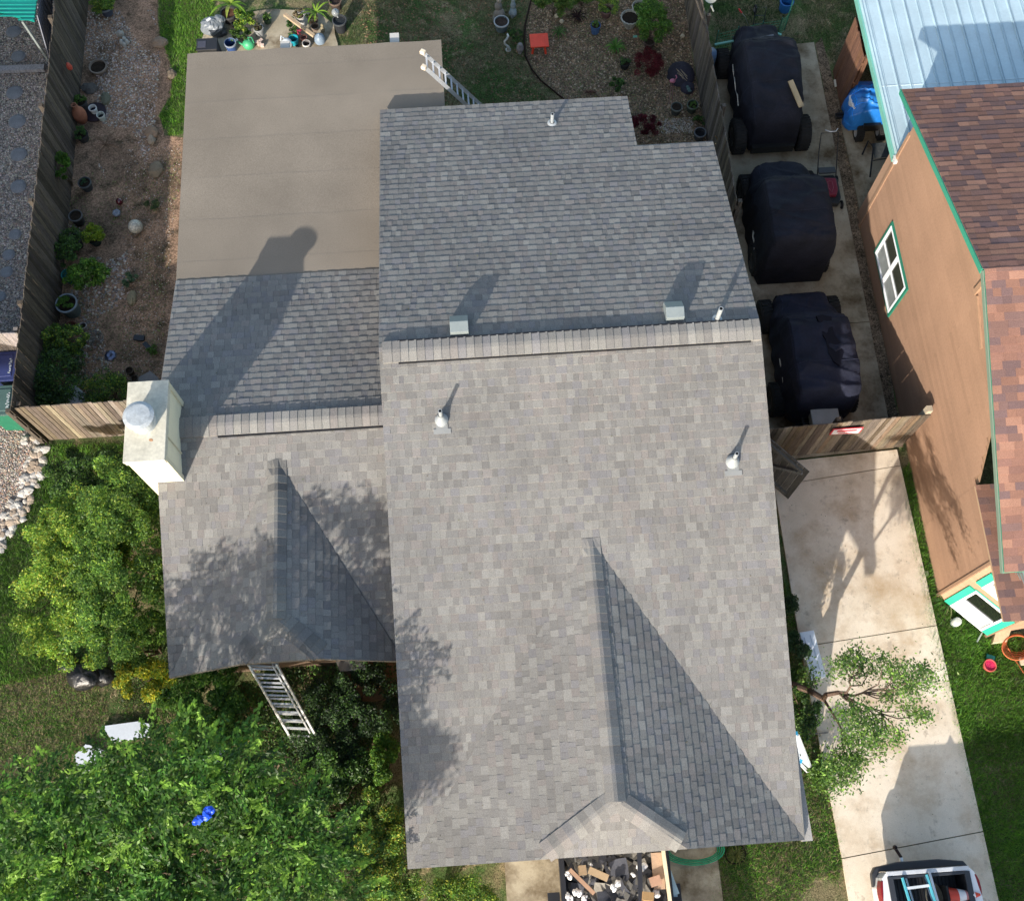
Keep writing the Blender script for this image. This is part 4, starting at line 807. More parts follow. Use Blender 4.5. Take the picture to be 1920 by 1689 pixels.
lump('cardboard_box', 'tan cardboard tube end near the roof edge in the trailer', 'cardboard', 1092, 1631, 1.4, (.13, .16, .1), (.40, .28, .17), LUMBER, .1, 'box')
lump('cardboard_tube', 'long tan cardboard roll lying across the roofing scraps', 'cardboard', 1122, 1638, 1.42, (.36, .12, .1), (.36, .26, .16), LUMBER, -.4, 'box')
lump('wood_strip', 'reddish wood strip lying diagonally at the left of the trailer heap', 'wood strip', 1091, 1652, 1.43, (.58, .07, .03), (.34, .21, .14), LUMBER, -.75, 'box')
lump('cardboard_sheet', 'large tan cardboard sheet standing along the right side of the trailer', 'cardboard', 1234, 1632, 1.38, (.2, .6, .03), (.44, .30, .20), LUMBER, .05, 'box')
lump('cardboard_flap', 'brown cardboard flap folded between white wrapping and the sheet', 'cardboard', 1229, 1651, 1.44, (.2, .16, .03), (.42, .25, .17), LUMBER, .3, 'box')
lump('cardboard_box', 'small brown box at the bottom of the trailer heap', 'cardboard', 1214, 1680, 1.42, (.2, .14, .12), (.45, .28, .13), LUMBER, -.1, 'box')
lump('timber', 'pale new timber board along the right side of the trailer', 'timber', 1251, 1650, 1.45, (.06, 1.1, .05), (.72, .60, .42), LUMBER, .1, 'box')
lump('flashing_strip', 'long black metal strip lying lengthwise over the scraps', 'metal strip', 1200, 1645, 1.46, (.08, .85, .03), (.03, .03, .035), PMETAL, .0, 'box')
lump('foam_board', 'light blue foam board hanging outside the trailer edge', 'foam board', 1260, 1655, 1.25, (.12, .4, .02), (.32, .44, .5), LUMBER, .35, 'box')
lump('foam_board', 'small square of light blue foam beside the trailer wheel', 'foam board', 1263, 1673, 1.2, (.13, .13, .02), (.32, .44, .5), LUMBER, .0, 'box')
b = B((.02, .28, .15))
for i in range(4): b.tube([W(1300+(46+4*i)*cos(t), 1592+(20+3*i)*sin(t), .08+.02*i) for t in np.linspace(0, 2*pi, 32)[:-1]], .011, 6, closed=True)
o = b.build('garden_hose', RUBBER, origin=W(1300, 1592, .05), label='green garden hose coiled on the concrete below the garage eave'); o['category'] = 'hose'
# ================================================================ LADDERS
la = empty('extension_ladder', W(880, 200, 0), label='aluminium extension ladder with padded tops resting on the flat patio roof', cat='ladder')
t0 = Vector(W(794, 112, 4.15)); e0 = Vector(W(836, 150, 3.1)); ft = t0+(e0-t0)*(4.15/(4.15-3.1)); wv = Vector(W(795, 124, 4.15))-Vector(W(793, 98, 4.15))
ladder(la, ft, t0, wv, 14, rail=.08, rung=.035, col=(.55, .56, .58), w0=.42, w1=.36)
for s_ in (-1, 1):
    B((.62, .52, .40)).box(t0+wv.normalized()*s_*.19, (.11, .1, .09), -.5).build('rubber_cap', RUBBER, la, bevel=.02)
lb = empty('extension_ladder', W(580, 1400, 0), label='silver extension ladder leaning on the eave above the front shrubs', cat='ladder')
f0 = Vector(W(579, 1399, .03)); t1 = Vector(W(490, 1241, 2.75)); wv = Vector(W(605, 1400, 0))-Vector(W(553, 1398, 0))
ladder(lb, f0, t1, wv, 11, rail=.075, rung=.032, col=(.68, .68, .68), w0=.52, w1=.50)
ladder(lb, f0.lerp(t1, .22)+Vector((0, -.05, .04)), t1+Vector((0, -.05, .04)), wv, 8, rail=.05, rung=.03, col=(.55, .56, .57), w0=.42, w1=.42)
for s_ in (-1, 1): B((.03, .03, .03)).box(t1+wv.normalized()*s_*.27+Vector((0, .06, .05)), (.05, .1, .05), 0).build('end_cap', RUBBER, lb)
B((.6, .6, .6)).beam(t1-wv.normalized()*.31, t1+wv.normalized()*.31, .04, .04).build('stabiliser', METAL, lb)
# ================================================================ WEST SIDE (neighbour across the long fence)
sh_ = empty('shed', W(30, -40, 0), label='small shed with teal ribbed roof at the top left corner', cat='shed')
b = B((.008, .24, .20)); c_ = [W(-160, 0, 2.2), W(-160, -120, 2.35), W(80, -120, 2.35), W(66, 40, 2.2), W(38, 33, 2.2)]
c_ = [W(-160, -10, 2.2), W(38, 33, 2.2), W(64, 40, 2.2), W(80, -120, 2.3), W(-160, -120, 2.3)]
b.add(c_+[(x, y, z-.04) for x, y, z in c_], [(0, 1, 2, 3, 4), (9, 8, 7, 6, 5)]+[(i, 5+i, 5+(i+1) % 5, (i+1) % 5) for i in range(5)])
y0 = W(64, 40, 2.2)[1]
for k in range(18):
    y = y0+.03+.11*k; xr = W(66, 38, 2.2)[0]-.03+.0*k; b.beam((xr-3.6 if k > 4 else xr-.35-.75*k, y, 2.215), (xr, y, 2.215), .03, .025)
b.build('roof', PMETAL, sh_)
b = B((.19, .20, .24)); A = [W(70, 30, 1.9), W(78, -80, 1.9), W(104, -80, .9), W(93, 112, .9), W(88, 105, .95)]
b.add(A, [(0, 4, 3, 2, 1)]); 
for k in range(14):
    t = k/14; b.beam(Vector(A[0]).lerp(Vector(A[1]), t)+Vector((0, 0, .015)), Vector(A[3]).lerp(Vector(A[2]), t)+Vector((0, 0, .015)), .03, .02)
b.build('lean_to_sheet', PMETAL, sh_)
b = B((.24, .27, .26)); b.beam(W(42, 40, 2.1), W(90, 112, .9), .05, .06); b.build('edge_rail', PMETAL, sh_)
B((.12, .12, .13)).box((W(20, -30, 0)[0]-1, W(20, -30, 0)[1]+1.2, 1.05), (2.2, 1.8, 2.1), YAW).build('wall', SIDING, sh_)
o = B((.33, .32, .33)).beam(W(-60, 133, .12), W(84, 128, .12), .16, .1).build('landscape_timber', WOOD, label='grey landscape timber lying across the gravel near the shed'); o['category'] = 'timber'
ww = empty('house', hw(-19, 17, 0), label='plain house beyond the left edge that shades the gravel path', cat='house')
b = B((.4, .35, .3)); b.box(hw(-18.7, 9.0, 2.4), (7, 14, 4.8), YAW); b.build('wall', SIDING, ww)
b = B((.15, .13, .12)); b.prism([(-22.4, 1.6), (-14.6, 1.6), (-14.6, 16.2), (-22.4, 16.2)], lambda x, y: 4.8, lambda x, y: 5.0); b.add([(-14.6, 10.4, 5.0), (-14.6, 25, 5.0), (-18.5, 25, 6.9), (-18.5, 10.4, 6.9)], [(0, 1, 2, 3)]); b.add([(-22.4, 10.4, 5.0), (-22.4, 25, 5.0), (-18.5, 25, 6.9), (-18.5, 10.4, 6.9)], [(3, 2, 1, 0)]); b.add([(-14.6, 10.4, 5.0), (-18.5, 10.4, 6.9), (-22.4, 10.4, 5.0)], [(0, 1, 2)]); b.house(); b.build('roof', SHINGLE, ww)
ordn = ['first', 'second', 'third', 'fourth', 'fifth', 'sixth', 'seventh', 'eighth', 'ninth', 'tenth']
for i, (x, y, r) in enumerate([(25, 60, .19), (34, 106, .18), (27, 174, .21), (32, 228, .21), (35, 290, .2), (34, 350, .19), (28, 440, .15), (16, 478, .15), (12, 510, .15), (1, 556, .13)]):
    b = B((.225, .235, .25)); p = W(x, y, .03); b.blob(p, (r, r*1.0, .035), seg=16, rings=4, jit=.03, seed=i)
    o = b.build('stepping_stone', STONE, origin=(p[0], p[1], 0)); tag(o, 'round grey stepping stone on the gravel path, %s from the top' % ordn[i], 'stepping stone', 'round stepping stones on the gravel path')
def bin_(px, py, col, lid, label):
    x, y, _ = W(px, py, 1.0); r = empty('wheelie_bin', (x, y, 0), label=label, cat='wheeled bin')
    B(col).prism([(x-.26, y-.3), (x+.26, y-.3), (x+.26, y+.3), (x-.26, y+.3)], .08, .98).build('body', PLAST, r, bevel=.03)
    b = B(lid); b.box((x, y, 1.01), (.58, .68, .06), YAW); b.box((x+.0, y, 1.045), (.42, .5, .02), YAW, col=tuple(c*1.15 for c in lid)); l_ = b.build('lid', PLAST, r, bevel=.025)
    b = B((.45, .5, .52)); R = random.Random(px+3)
    for k in range(9): b.box((x+.17+R.uniform(-.02, .02), y-.16+.04*k, 1.06), (R.uniform(.03, .07), .02, .004), R.uniform(-.5, .5))
    b.build('label_sticker', PAINT, l_)
bin_(6, 688, (.02, .03, .10), (.025, .035, .12), 'dark blue wheeled bin against the long fence')
bin_(2, 752, (.015, .14, .08), (.06, .11, .10), 'green wheeled bin at the fence corner below the blue bin')
R = random.Random(5); path = [(60, 822), (72, 845), (68, 868), (62, 885), (58, 905), (48, 925), (38, 945), (28, 962), (15, 985), (0, 1010), (-15, 1030)]; protos = []
for i in range(110):
    t = R.random()**.9*(len(path)-1.01); k = int(t); f = t-k; x = path[k][0]+(path[k+1][0]-path[k][0])*f+R.uniform(-17, 17); y = path[k][1]+(path[k+1][1]-path[k][1])*f+R.uniform(-9, 9)
    if i < 6:
        b = B([(.42, .37, .32), (.50, .46, .41), (.38, .30, .23), (.46, .44, .42), (.42, .34, .27), (.54, .52, .49)][i]); b.blob((0, 0, 0), (.1, .08, .045), seg=9, rings=6, jit=.16, seed=i); o = b.build('boulder', STONE, local=True)
        tag(o, 'pale rounded rock in the border between gravel and lawn', 'rock', 'pale rocks edging the gravel'); protos.append(o)
    else: o = protos[i % 6].copy(); sc.collection.objects.link(o)
    o.location = W(x, y, .03); s_ = R.uniform(.5, 1.35); o.scale = (s_, s_, s_); o.rotation_euler = (0, 0, R.uniform(0, 6.3))
# ================================================================ VEGETATION
def crown(R, c, r, K, n, cr, top=.2, thin=1.):
    """leaf positions in K tufts spread in an ellipsoid; returns P, tuft index"""
    d = R.normal(size=(K, 3)); d /= np.linalg.norm(d, axis=1)[:, None]; d[:, 2] = np.abs(d[:, 2])*(1-top)+top*R.uniform(-1, 1, K)*.6
    rad = R.uniform(.35, 1, K)**.5*R.uniform(.82, 1.18, K); C = np.array(c)+d*rad[:, None]*np.array(r)
    k = R.integers(0, K, n); q = R.normal(size=(n, 3)); q /= np.linalg.norm(q, axis=1)[:, None]; q[:, 2] *= .6
    return C[k]+q*(R.uniform(.2, 1, n)**.6)[:, None]*cr*R.uniform(.6, 1.25, K)[k][:, None], k, C
def plant(name, label, cat, c, r, n, leaf, pal, seed=0, K=None, cr=.2, base=None, stemr=.02, stemcol=(.09, .065, .04), group=None, aspect=.45, droop=0., tuftjit=.3, parent=None, top=.2, part='foliage', lift=None, up=.5):
    """c = crown centre, r = radii"""
    R = np.random.default_rng(seed); K = K or max(4, int(r[0]*r[1]/(cr*cr)*2.2)); P, k, C = crown(R, c, r, K, n, cr, top)
    P[:, 2] = np.maximum(P[:, 2], R.uniform(.02, .12, len(P)))
    cols = palette(R, n, pal, .22)*(1+R.uniform(-tuftjit, tuftjit, K))[k][:, None]; cols = np.clip(cols, 0, 1)
    base = base or (c[0], c[1], 0)
    root = parent or empty(name, (base[0], base[1], 0), label=label, cat=cat)
    if group: root['group'] = group
    leaves(part, P, leaf, cols, R, aspect=aspect, droop=droop, up=up, parent=root)
    b = B(stemcol)
    for i in range(min(K, 9)):
        q = C[i]; m = [(base[0]+(q[0]-base[0])*t+.08*sin(3*t+i)*t, base[1]+(q[1]-base[1])*t, base[2]+(q[2]-base[2])*t**.8) for t in (0, .3, .6, 1)]
        b.tube(m, [stemr, stemr*.8, stemr*.5, stemr*.25], 6)
    b.build('stem', BARK, root); return root
YG = [(.21, .36, .045), (.29, .40, .05), (.15, .29, .035), (.40, .44, .06)]; MG = [(.09, .185, .035), (.12, .23, .04), (.07, .145, .03), (.15, .26, .05)]
DG = [(.04, .085, .03), (.055, .11, .035), (.08, .14, .05), (.035, .065, .025)]; BG = [(.075, .19, .022), (.11, .25, .03), (.055, .14, .02), (.17, .32, .04)]
YE = [(.55, .50, .04), (.66, .56, .04), (.30, .36, .04)]; RD = [(.14, .012, .018), (.09, .008, .012), (.20, .03, .03)]; PK = [(.045, .10, .045), (.06, .13, .05), (.035, .075, .035)]
def at(px, py, z): return W(px, py, z)
# big shrubs west of the front lawn
plant('large_shrub', 'tall shrub with yellow green new growth at the left front corner of the house', 'shrub', at(155, 1070, 1.2), (1.08, 1.75, 1.05), 52000, .055, YG+MG[:2]+YG[:2], 1, K=170, cr=.20, tuftjit=.25, base=(at(150, 1090, 0)[0], at(150, 1090, 0)[1], 0))
plant('large_shrub', 'tall mid green shrub pressed against the roof edge below the chimney', 'shrub', at(238, 1045, 1.8), (1.0, 2.1, 1.25), 52000, .055, MG+YG[:2]+MG[:2], 2, K=170, cr=.20, tuftjit=.35, base=(at(280, 1050, 0)[0], at(280, 1050, 0)[1], 0))
plant('dark_shrub', 'dark green shrub in the corner between the sunlit fence and the chimney', 'shrub', at(190, 895, .7), (1.0, .6, .7), 16000, .055, MG+DG, 3, cr=.2)
plant('golden_shrub', 'bright yellow leaved shrub by the lower left corner of the roof', 'shrub', at(265, 1265, .95), (.55, .5, .45), 11000, .055, YE+YG[:2], 4, cr=.16)
plant('green_shrub', 'leafy green shrub just above the yellow shrub at the roof corner', 'shrub', at(270, 1205, 1.1), (.6, .55, .7), 11000, .055, MG+YG[:1], 5, cr=.17)
plant('front_shrub', 'bright green shrub under the eave left of the silver ladder', 'shrub', at(392, 1320, .8), (.8, .75, .6), 17000, .07, BG+MG, 6, cr=.2)
plant('front_shrub', 'yellowing shrub between the front tree and the silver ladder', 'shrub', at(465, 1345, .6), (.55, .6, .45), 10000, .06, [(.17, .15, .04), (.22, .17, .05), (.10, .13, .03)]+MG, 7, cr=.17)
plant('front_shrub', 'dark small leaved shrub filling the bed right of the silver ladder', 'shrub', at(655, 1345, .35), (1.15, 1.1, .35), 30000, .055, DG+[(.05, .07, .05)]+MG[:1], 8, cr=.2, tuftjit=.4)
plant('front_shrub', 'bright lime green shrub against the garage roof edge', 'shrub', at(722, 1432, .7), (.3, .5, .5), 6500, .06, BG+[(.16, .26, .03)], 9, cr=.15)
plant('front_shrub', 'yellow speckled shrub along the lower left wall of the garage', 'shrub', at(715, 1575, .55), (.5, 1.1, .5), 18000, .055, YG+MG+[(.28, .24, .03)], 10, cr=.18)
plant('front_shrub', 'deep green shrub in the middle of the front bed', 'shrub', at(635, 1520, .5), (.85, 1.0, .45), 19000, .07, MG+DG+BG[:1], 11, cr=.2)
plant('hedge', 'trimmed green hedge in front of the left garage corner', 'hedge', at(828, 1680, .55), (.98, .34, .22), 18000, .045, YG+MG+BG[:1], 12, cr=.14, K=60)
# front tree
def sprays(R, c, r, K, per, L, wd, spread=.5, tilt=.15, top=.35):
    d = R.normal(size=(K, 3)); d /= np.linalg.norm(d, axis=1)[:, None]; d[:, 2] = np.abs(d[:, 2])*(1-top)+R.uniform(-.5, .3, K)*top
    S = np.array(c)+d*(R.uniform(.15, 1, K)**.5)[:, None]*np.array(r)
    a = R.uniform(0, 2*pi, K); D = np.stack([np.cos(a), np.sin(a), np.full(K, tilt)], 1)+d*spread; D /= np.linalg.norm(D, axis=1)[:, None]
    k = np.repeat(np.arange(K), per); t = R.uniform(0, 1, K*per); Lk = L*R.uniform(.6, 1.3, K)[k]
    P = S[k]+D[k]*(t*Lk)[:, None]+R.normal(size=(K*per, 3))*(wd*(1.15-t))[:, None]; P[:, 2] -= (t*Lk)**2*.5
    return P, D[k], k, S, t
R = np.random.default_rng(21); root = empty('tree', at(300, 1640, 0), label='large leafy tree with hanging bright green foliage at the bottom left corner', cat='tree')
Ps, Ds, Cs, S_ = [], [], [], []
for (cx_, cy_, z, rx, ry, rz, K, pal, g) in ((150, 1600, 4.3, 2.0, 1.5, 1.0, 330, BG, 1.1), (320, 1470, 4.9, 1.15, .95, .6, 120, BG+MG, .9), (235, 1445, 4.7, .6, .4, .4, 22, BG+MG, 1.), (480, 1580, 4.2, 1.5, 1.1, 1.0, 230, BG+MG+MG, .9), (40, 1640, 3.6, 1.2, 1.1, .9, 150, BG, 1.15), (300, 1730, 4.2, 1.8, .9, .8, 210, BG, 1.1), (590, 1640, 2.8, .9, .7, .7, 110, MG+BG, .9), (430, 1430, 4.8, .7, .5, .4, 34, BG+MG, .85), (280, 1560, 2.6, 2.6, 1.4, .6, 260, MG+DG, .7), (60, 1560, 2.4, 1.3, 1.2, .6, 110, MG+DG, .75)):
    P, D, k, S, t = sprays(R, at(cx_, cy_, z), (rx, ry, rz), int(K*.85), 54, .55, .07)
    tip = (R.uniform(0, 1, K) < .45)[k]*np.clip(t*1.7-.4, 0, 1); cols = palette(R, len(P), [(.052, .13, .022), (.072, .165, .026), (.04, .098, .02), (.095, .195, .032)]+pal[:2], .2)*(1+R.uniform(-.5, .5, K))[k][:, None]*g; cols = cols*(1-.85*tip)[:, None]+np.array([.26, .45, .055])*(.85*tip)[:, None]
    Ps.append(P); Ds.append(D); Cs.append(np.clip(cols, 0, 1)); S_.append(S)
P, D, cols, C = np.concatenate(Ps), np.concatenate(Ds), np.concatenate(Cs), np.concatenate(S_)
leaves('crown', P, .084, cols, R, aspect=.42, droop=.22, D=D*.75, up=.9, parent=root)
b = B((.10, .075, .05)); base = at(300, 1640, 0); fork = (base[0]+.05, base[1]-.1, 1.7)
b.tube([base, (base[0]+.03, base[1], .8), fork], [.17, .14, .12], 12)
for i in range(0, len(C), 28):
    q = C[i]; m = [tuple(fork[a]+(q[a]-fork[a])*t+(.12*sin(4*t+i) if a < 2 else .25*sin(pi*t)) for a in range(3)) for t in (0, .25, .5, .75, 1)]
    b.tube(m, [.045, .035, .022, .014, .006], 6)
b.build('trunk', BARK, root)
# tree just outside the lower edge: shades the garage roof edge
def simple_tree(label, base, cz, r, n, seed, pal, leaf=.1):
    R = np.random.default_rng(seed); root = empty('tree', base, label=label, cat='tree'); K = 60
    P, k, C = crown(R, (base[0], base[1], cz), r, K, n, .3, .4); leaves('crown', P, leaf, palette(R, n, pal), R, aspect=.4, parent=root); b = B((.1, .075, .05))
    b.tube([base, (base[0], base[1], cz*.6)], [.16, .1], 10)
    for i in range(0, K, 4): q = C[i]; b.tube([(base[0], base[1], cz*.55), tuple((q[a]+(base[0], base[1], cz*.6)[a])/2 for a in range(3)), tuple(q)], [.05, .03, .01], 5)
    b.build('trunk', BARK, root)
simple_tree('tree standing just below the frame in front of the left garage corner', hw(-4.1, -2.9, 0), 4.7, (.75, .8, .7), 4200, 41, MG)
# small oak by the driveway: sparse
R = np.random.default_rng(33); root = empty('small_tree', at(1490, 1300, 0), label='small sparse tree with twisting trunk leaning over the driveway', cat='tree')
b = B((.15, .10, .075)); a0 = Vector(at(1482, 1282, .0)); a1 = Vector(at(1515, 1293, .7)); a2 = Vector(at(1544, 1310, 1.3)); a3 = Vector(at(1549, 1302, 1.7)); a4 = Vector(at(1572, 1298, 2.1)); 
b.tube([a0, a1, a2, a3, a4], [.075, .065, .055, .045, .04], 8)
tips = []
def br(p, q, z, r0=.028):
    q = Vector(at(*q, z)); m = [p.lerp(q, t)+Vector((.07*sin(5*t+q.x), .07*cos(4*t+q.y), .1*sin(pi*t))) for t in (0, .25, .5, .75, 1)]; m[0] = p; b.tube(m, [r0, r0*.8, r0*.6, r0*.4, r0*.25], 6); return m
for q, z, subs in (((1600, 1278), 2.6, [(1575, 1262), (1592, 1245), (1615, 1232), (1640, 1262), (1620, 1255)]), ((1650, 1300), 2.9, [(1665, 1240), (1690, 1262), (1705, 1285), (1735, 1258), (1742, 1282), (1715, 1300), (1680, 1315), (1757, 1275)]),
                  ((1600, 1330), 2.7, [(1588, 1345), (1600, 1360), (1625, 1338), (1615, 1375), (1640, 1355), (1600, 1395)]), ((1660, 1345), 2.6, [(1725, 1340), (1740, 1348), (1655, 1370), (1645, 1390), (1690, 1390), (1652, 1410), (1625, 1405)]),
                  ((1590, 1410), 2.3, [(1575, 1425), (1562, 1440), (1598, 1440), (1620, 1430), (1590, 1460), (1605, 1450), (1570, 1478)])):
    m = br(a4 if q[0] > 1595 else a2, q, z, .03)
    for s_ in subs:
        t = m[rng.choice((2, 3, 4))]; zz = z+rng.uniform(-.1, .45); mm = br(t, s_, zz, .014); tips.append(mm[-1]); tips.append(mm[-2].lerp(mm[-1], .4))
for q in ((1520, 1260), (1530, 1275)): mm = br(a1, q, 1.0, .012); tips.append(mm[-1])
b.build('trunk', BARK, root)
nl = 9000; T_ = np.array([tuple(t) for t in tips]); k = R.integers(0, len(T_), nl); sz = R.uniform(.6, 1.3, len(T_)); P = T_[k]+R.normal(size=(nl, 3))*np.array([.12, .12, .08])*sz[k][:, None]
leaves('crown', P, .06, np.clip(palette(R, nl, [(.11, .21, .05), (.15, .28, .05), (.22, .38, .06), (.08, .15, .045), (.18, .25, .08)], .2)*(1+R.uniform(-.3, .3, len(T_)))[k][:, None], 0, 1), R, parent=root)
for px, py, rr, pal, lab in ((1508, 1335, .42, DG+MG, 'dark bush under the small leaning tree beside the garage wall'), (1492, 1215, .25, PK+DG, 'narrow greyish bush beside the white panel box'), (1545, 1455, .3, MG+YG[:1], 'green bush in the strip below the folded white frame'), (1478, 1140, .22, DG, 'dark climbing plant low against the house wall')):
    plant('low_bush', lab, 'bush', at(px, py, .35), (rr*.8, rr*1.3, .3), int(9000*rr), .05, pal, px, cr=.13)
# ---------------------------------------------------------------- grass
def grass(name, poly, dens, hgt, pal, seed, nz=.0, thr=.0, wd=.012, w2=None):
    R = np.random.default_rng(seed); x, y = scatter(poly, dens, R); 
    if thr: m = pnoise(x, y, 2.2, seed)+.35*pnoise(x, y, 7, seed+1)-.17+R.uniform(-.12, .12, len(x)) > thr; x, y = x[m], y[m]
    n = len(x); a = R.uniform(0, 2*pi, n); L = hgt*R.uniform(.5, 1.3, n); ln = R.uniform(.3, 1.1, n)*L; t = R.uniform(0, 2*pi, n); z0 = .0
    V = np.zeros((n, 3, 3)); V[:, 0] = np.stack([x-np.cos(a)*wd/2, y-np.sin(a)*wd/2, np.full(n, z0)], 1); V[:, 1] = np.stack([x+np.cos(a)*wd/2, y+np.sin(a)*wd/2, np.full(n, z0)], 1); V[:, 2] = np.stack([x+np.cos(t)*ln, y+np.sin(t)*ln, L], 1)
    c = palette(R, n, pal, .25)*(.8+.4*pnoise(x, y, 3, seed+5))[:, None]
    return fastmesh(name, V, 3, np.clip(c, 0, 1), LEAF, kind='stuff')
GR = [(.095, .225, .03), (.13, .30, .035), (.18, .33, .045), (.075, .17, .03)]; GB = [(.13, .30, .03), (.17, .37, .035), (.22, .37, .055)]; DR = [(.34, .26, .16), (.26, .20, .12), (.40, .33, .21)]; ND = [(.055, .11, .035), (.08, .14, .045), (.16, .13, .07), (.09, .10, .045)]
grass('grass', pxpoly([(299, -100), (420, -100), (400, 30), (375, 100), (360, 250), (318, 256), (298, 218), (320, 180), (323, 130), (299, 62)]), 3400, .07, GB+GR, 1)
grass('grass', pxpoly([(628, -100), (995, -100), (984, 60), (988, 115), (1050, 190), (720, 230), (640, 130)]), 1500, .045, ND, 2, thr=.36)
grass('grass', pxpoly([(1490, -100), (1640, -100), (1640, 40), (1570, 140), (1540, 80), (1470, 90), (1440, 60)]), 1800, .05, ND+[(.04, .09, .02)], 3, thr=.32)
grass('grass', pxpoly([(1330, -60), (1490, -60), (1465, 60), (1345, 90)]), 1200, .07, [(.03, .07, .02), (.05, .10, .03)], 31, thr=.4)
grass('grass', pxpoly([(1690, 880), (1704, 870), (1755, 1115), (1850, 1200), (1990, 1180), (1990, 1800), (1890, 1800), (1838, 1565), (1742, 1180), (1706, 1010)]), 3600, .095, GR+GB[:1], 4)
grass('grass', pxpoly([(1470, 1090), (1500, 1205), (1560, 1505), (1583, 1610), (1610, 1800), (1330, 1800), (1330, 1600), (1400, 1500), (1400, 1100)]), 2600, .08, GR+DR[:1], 5, thr=.25)
fl = pxpoly([(95, 830), (290, 820), (400, 900), (400, 1250), (760, 1250), (760, 1800), (-60, 1800), (-60, 1060), (15, 1000), (48, 945), (75, 880)])
grass('grass', pxpoly([(80, 835), (300, 830), (300, 950), (120, 1260), (-60, 1300), (-60, 1070), (20, 1005), (55, 945), (78, 880)]), 3200, .08, GR+[(.06, .12, .03)], 6)
grass('grass', pxpoly([(-60, 1230), (160, 1200), (330, 1260), (420, 1420), (420, 1800), (-60, 1800)]), 1700, .06, GR+GR[:2]+DR[:2]+[(.14, .17, .06)], 7, thr=.2)
grass('dry_grass', pxpoly([(-60, 1230), (160, 1200), (330, 1260), (420, 1420), (420, 1800), (-60, 1800)]), 900, .04, DR, 71)
grass('grass', pxpoly([(430, 1260), (760, 1240), (760, 1680), (430, 1680)]), 900, .08, DG+MG, 72, thr=.4)
grass('dry_grass', pxpoly([(235, 300), (345, 270), (300, 700), (240, 700)]), 900, .04, DR+[(.12, .13, .05)], 73, thr=.45)
def cover_leaves(name, poly, dens, size, pal, seed, z1=.12, thr=0):
    R = np.random.default_rng(seed); x, y = scatter(poly, dens, R)
    if thr: m = pnoise(x, y, 2, seed)+R.uniform(-.1, .1, len(x)) > thr; x, y = x[m], y[m]
    P = np.stack([x, y, R.uniform(.02, z1, len(x))], 1); return leaves(name, P, size, np.clip(palette(R, len(x), pal, .25)*(.6+.8*pnoise(x, y, 4, seed+2))[:, None], 0, 1), R, up=.8, kind='stuff')
cover_leaves('ground_cover', pxpoly([(330, 1275), (545, 1240), (765, 1240), (765, 1690), (600, 1690), (330, 1560), (300, 1330)]), 1500, .06, DG+MG+[(.12, .10, .05)], 81, .3, .28)
cover_leaves('ground_cover', pxpoly([(200, 1180), (330, 1200), (330, 1330), (230, 1330)]), 900, .05, MG+DG, 82, .2)
cover_leaves('weeds', pxpoly([(120, 250), (345, 280), (300, 700), (235, 800), (110, 800)]), 260, .035, MG+[(.16, .17, .07), (.2, .17, .08)], 83, .05, .5)
cover_leaves('weeds', pxpoly([(640, -60), (990, -60), (990, 130), (1040, 190), (720, 220)]), 350, .03, MG+DG, 84, .04, .5)
cover_leaves('weeds', pxpoly([(1010, -60), (1180, 60), (1250, 250), (1080, 180), (990, 60)]), 260, .03, MG+[(.14, .15, .06)], 85, .04, .5)
# pebbles and chips
def pebbles(name, poly, dens, r, pal, seed, flat=.55, thr=0, z=.0):
    R = np.random.default_rng(seed); x, y = scatter(poly, dens, R)
    if thr: m = pnoise(x, y, 2.5, seed) > thr; x, y = x[m], y[m]
    n = len(x); rr = r*R.uniform(.5, 1.5, n); a = R.uniform(0, pi, n); el = R.uniform(.6, 1, n)
    u = np.stack([np.cos(a), np.sin(a), np.zeros(n)], 1)*rr[:, None]; v = np.stack([-np.sin(a), np.cos(a), np.zeros(n)], 1)*(rr*el)[:, None]; zt = np.array([0, 0, 1.])*(rr*flat)[:, None]
    c = np.stack([x, y, np.full(n, z+.004)], 1); top = c+zt+u*.25; ring = [c+u, c+v, c-u, c-v]
    tr = [np.stack([top, ring[i], ring[(i+1) % 4]], 1) for i in range(4)]; V = np.concatenate(tr); cc = palette(R, n, pal, .25)
    return fastmesh(name, V, 3, np.concatenate([cc]*4), STONE, kind='stuff')
GP = [(.38, .34, .30), (.26, .235, .215), (.16, .15, .145), (.46, .40, .335), (.32, .24, .19), (.55, .50, .44)]
pebbles('gravel', [hw(-12.2, 10.9)[:2], hw(-9.55, 10.9)[:2], hw(-9.6, 22)[:2], hw(-12.2, 22)[:2]], 1500, .024, GP, 1)
pebbles('gravel', pxpoly([(-60, 780), (30, 800), (60, 822), (52, 880), (40, 935), (5, 990), (-60, 1050)]), 1900, .02, GP+[(.4, .25, .18)], 2)
pebbles('pebbles', pxpoly([(150, 20), (290, 20), (300, 120), (290, 230), (270, 330), (210, 360), (150, 240), (142, 160)]), 550, .022, GP, 3, thr=.35)
pebbles('pebbles', pxpoly([(120, 420), (240, 420), (250, 700), (120, 800)]), 350, .028, GP, 4, thr=.45)
pebbles('pebbles', pxpoly([(230, 260), (340, 280), (300, 700), (230, 720)]), 160, .014, GP+[(.5, .4, .33)], 6)
MC = [(.20, .13, .085), (.13, .085, .06), (.28, .2, .14), (.09, .06, .045), (.34, .27, .21), (.16, .12, .10)]
MC = [(.24, .145, .08), (.17, .105, .06), (.30, .20, .115), (.11, .075, .045), (.40, .30, .2), (.17, .14, .07), (.13, .12, .06), (.09, .065, .04)]
pebbles('mulch_chips', pxpoly([(1010, -100), (996, 10), (988, 60), (990, 110), (1006, 146), (1058, 186), (1200, 420), (1345, 420), (1322, 260), (1296, 110), (1270, -100)]), 1150, .024, MC, 5, flat=.4)
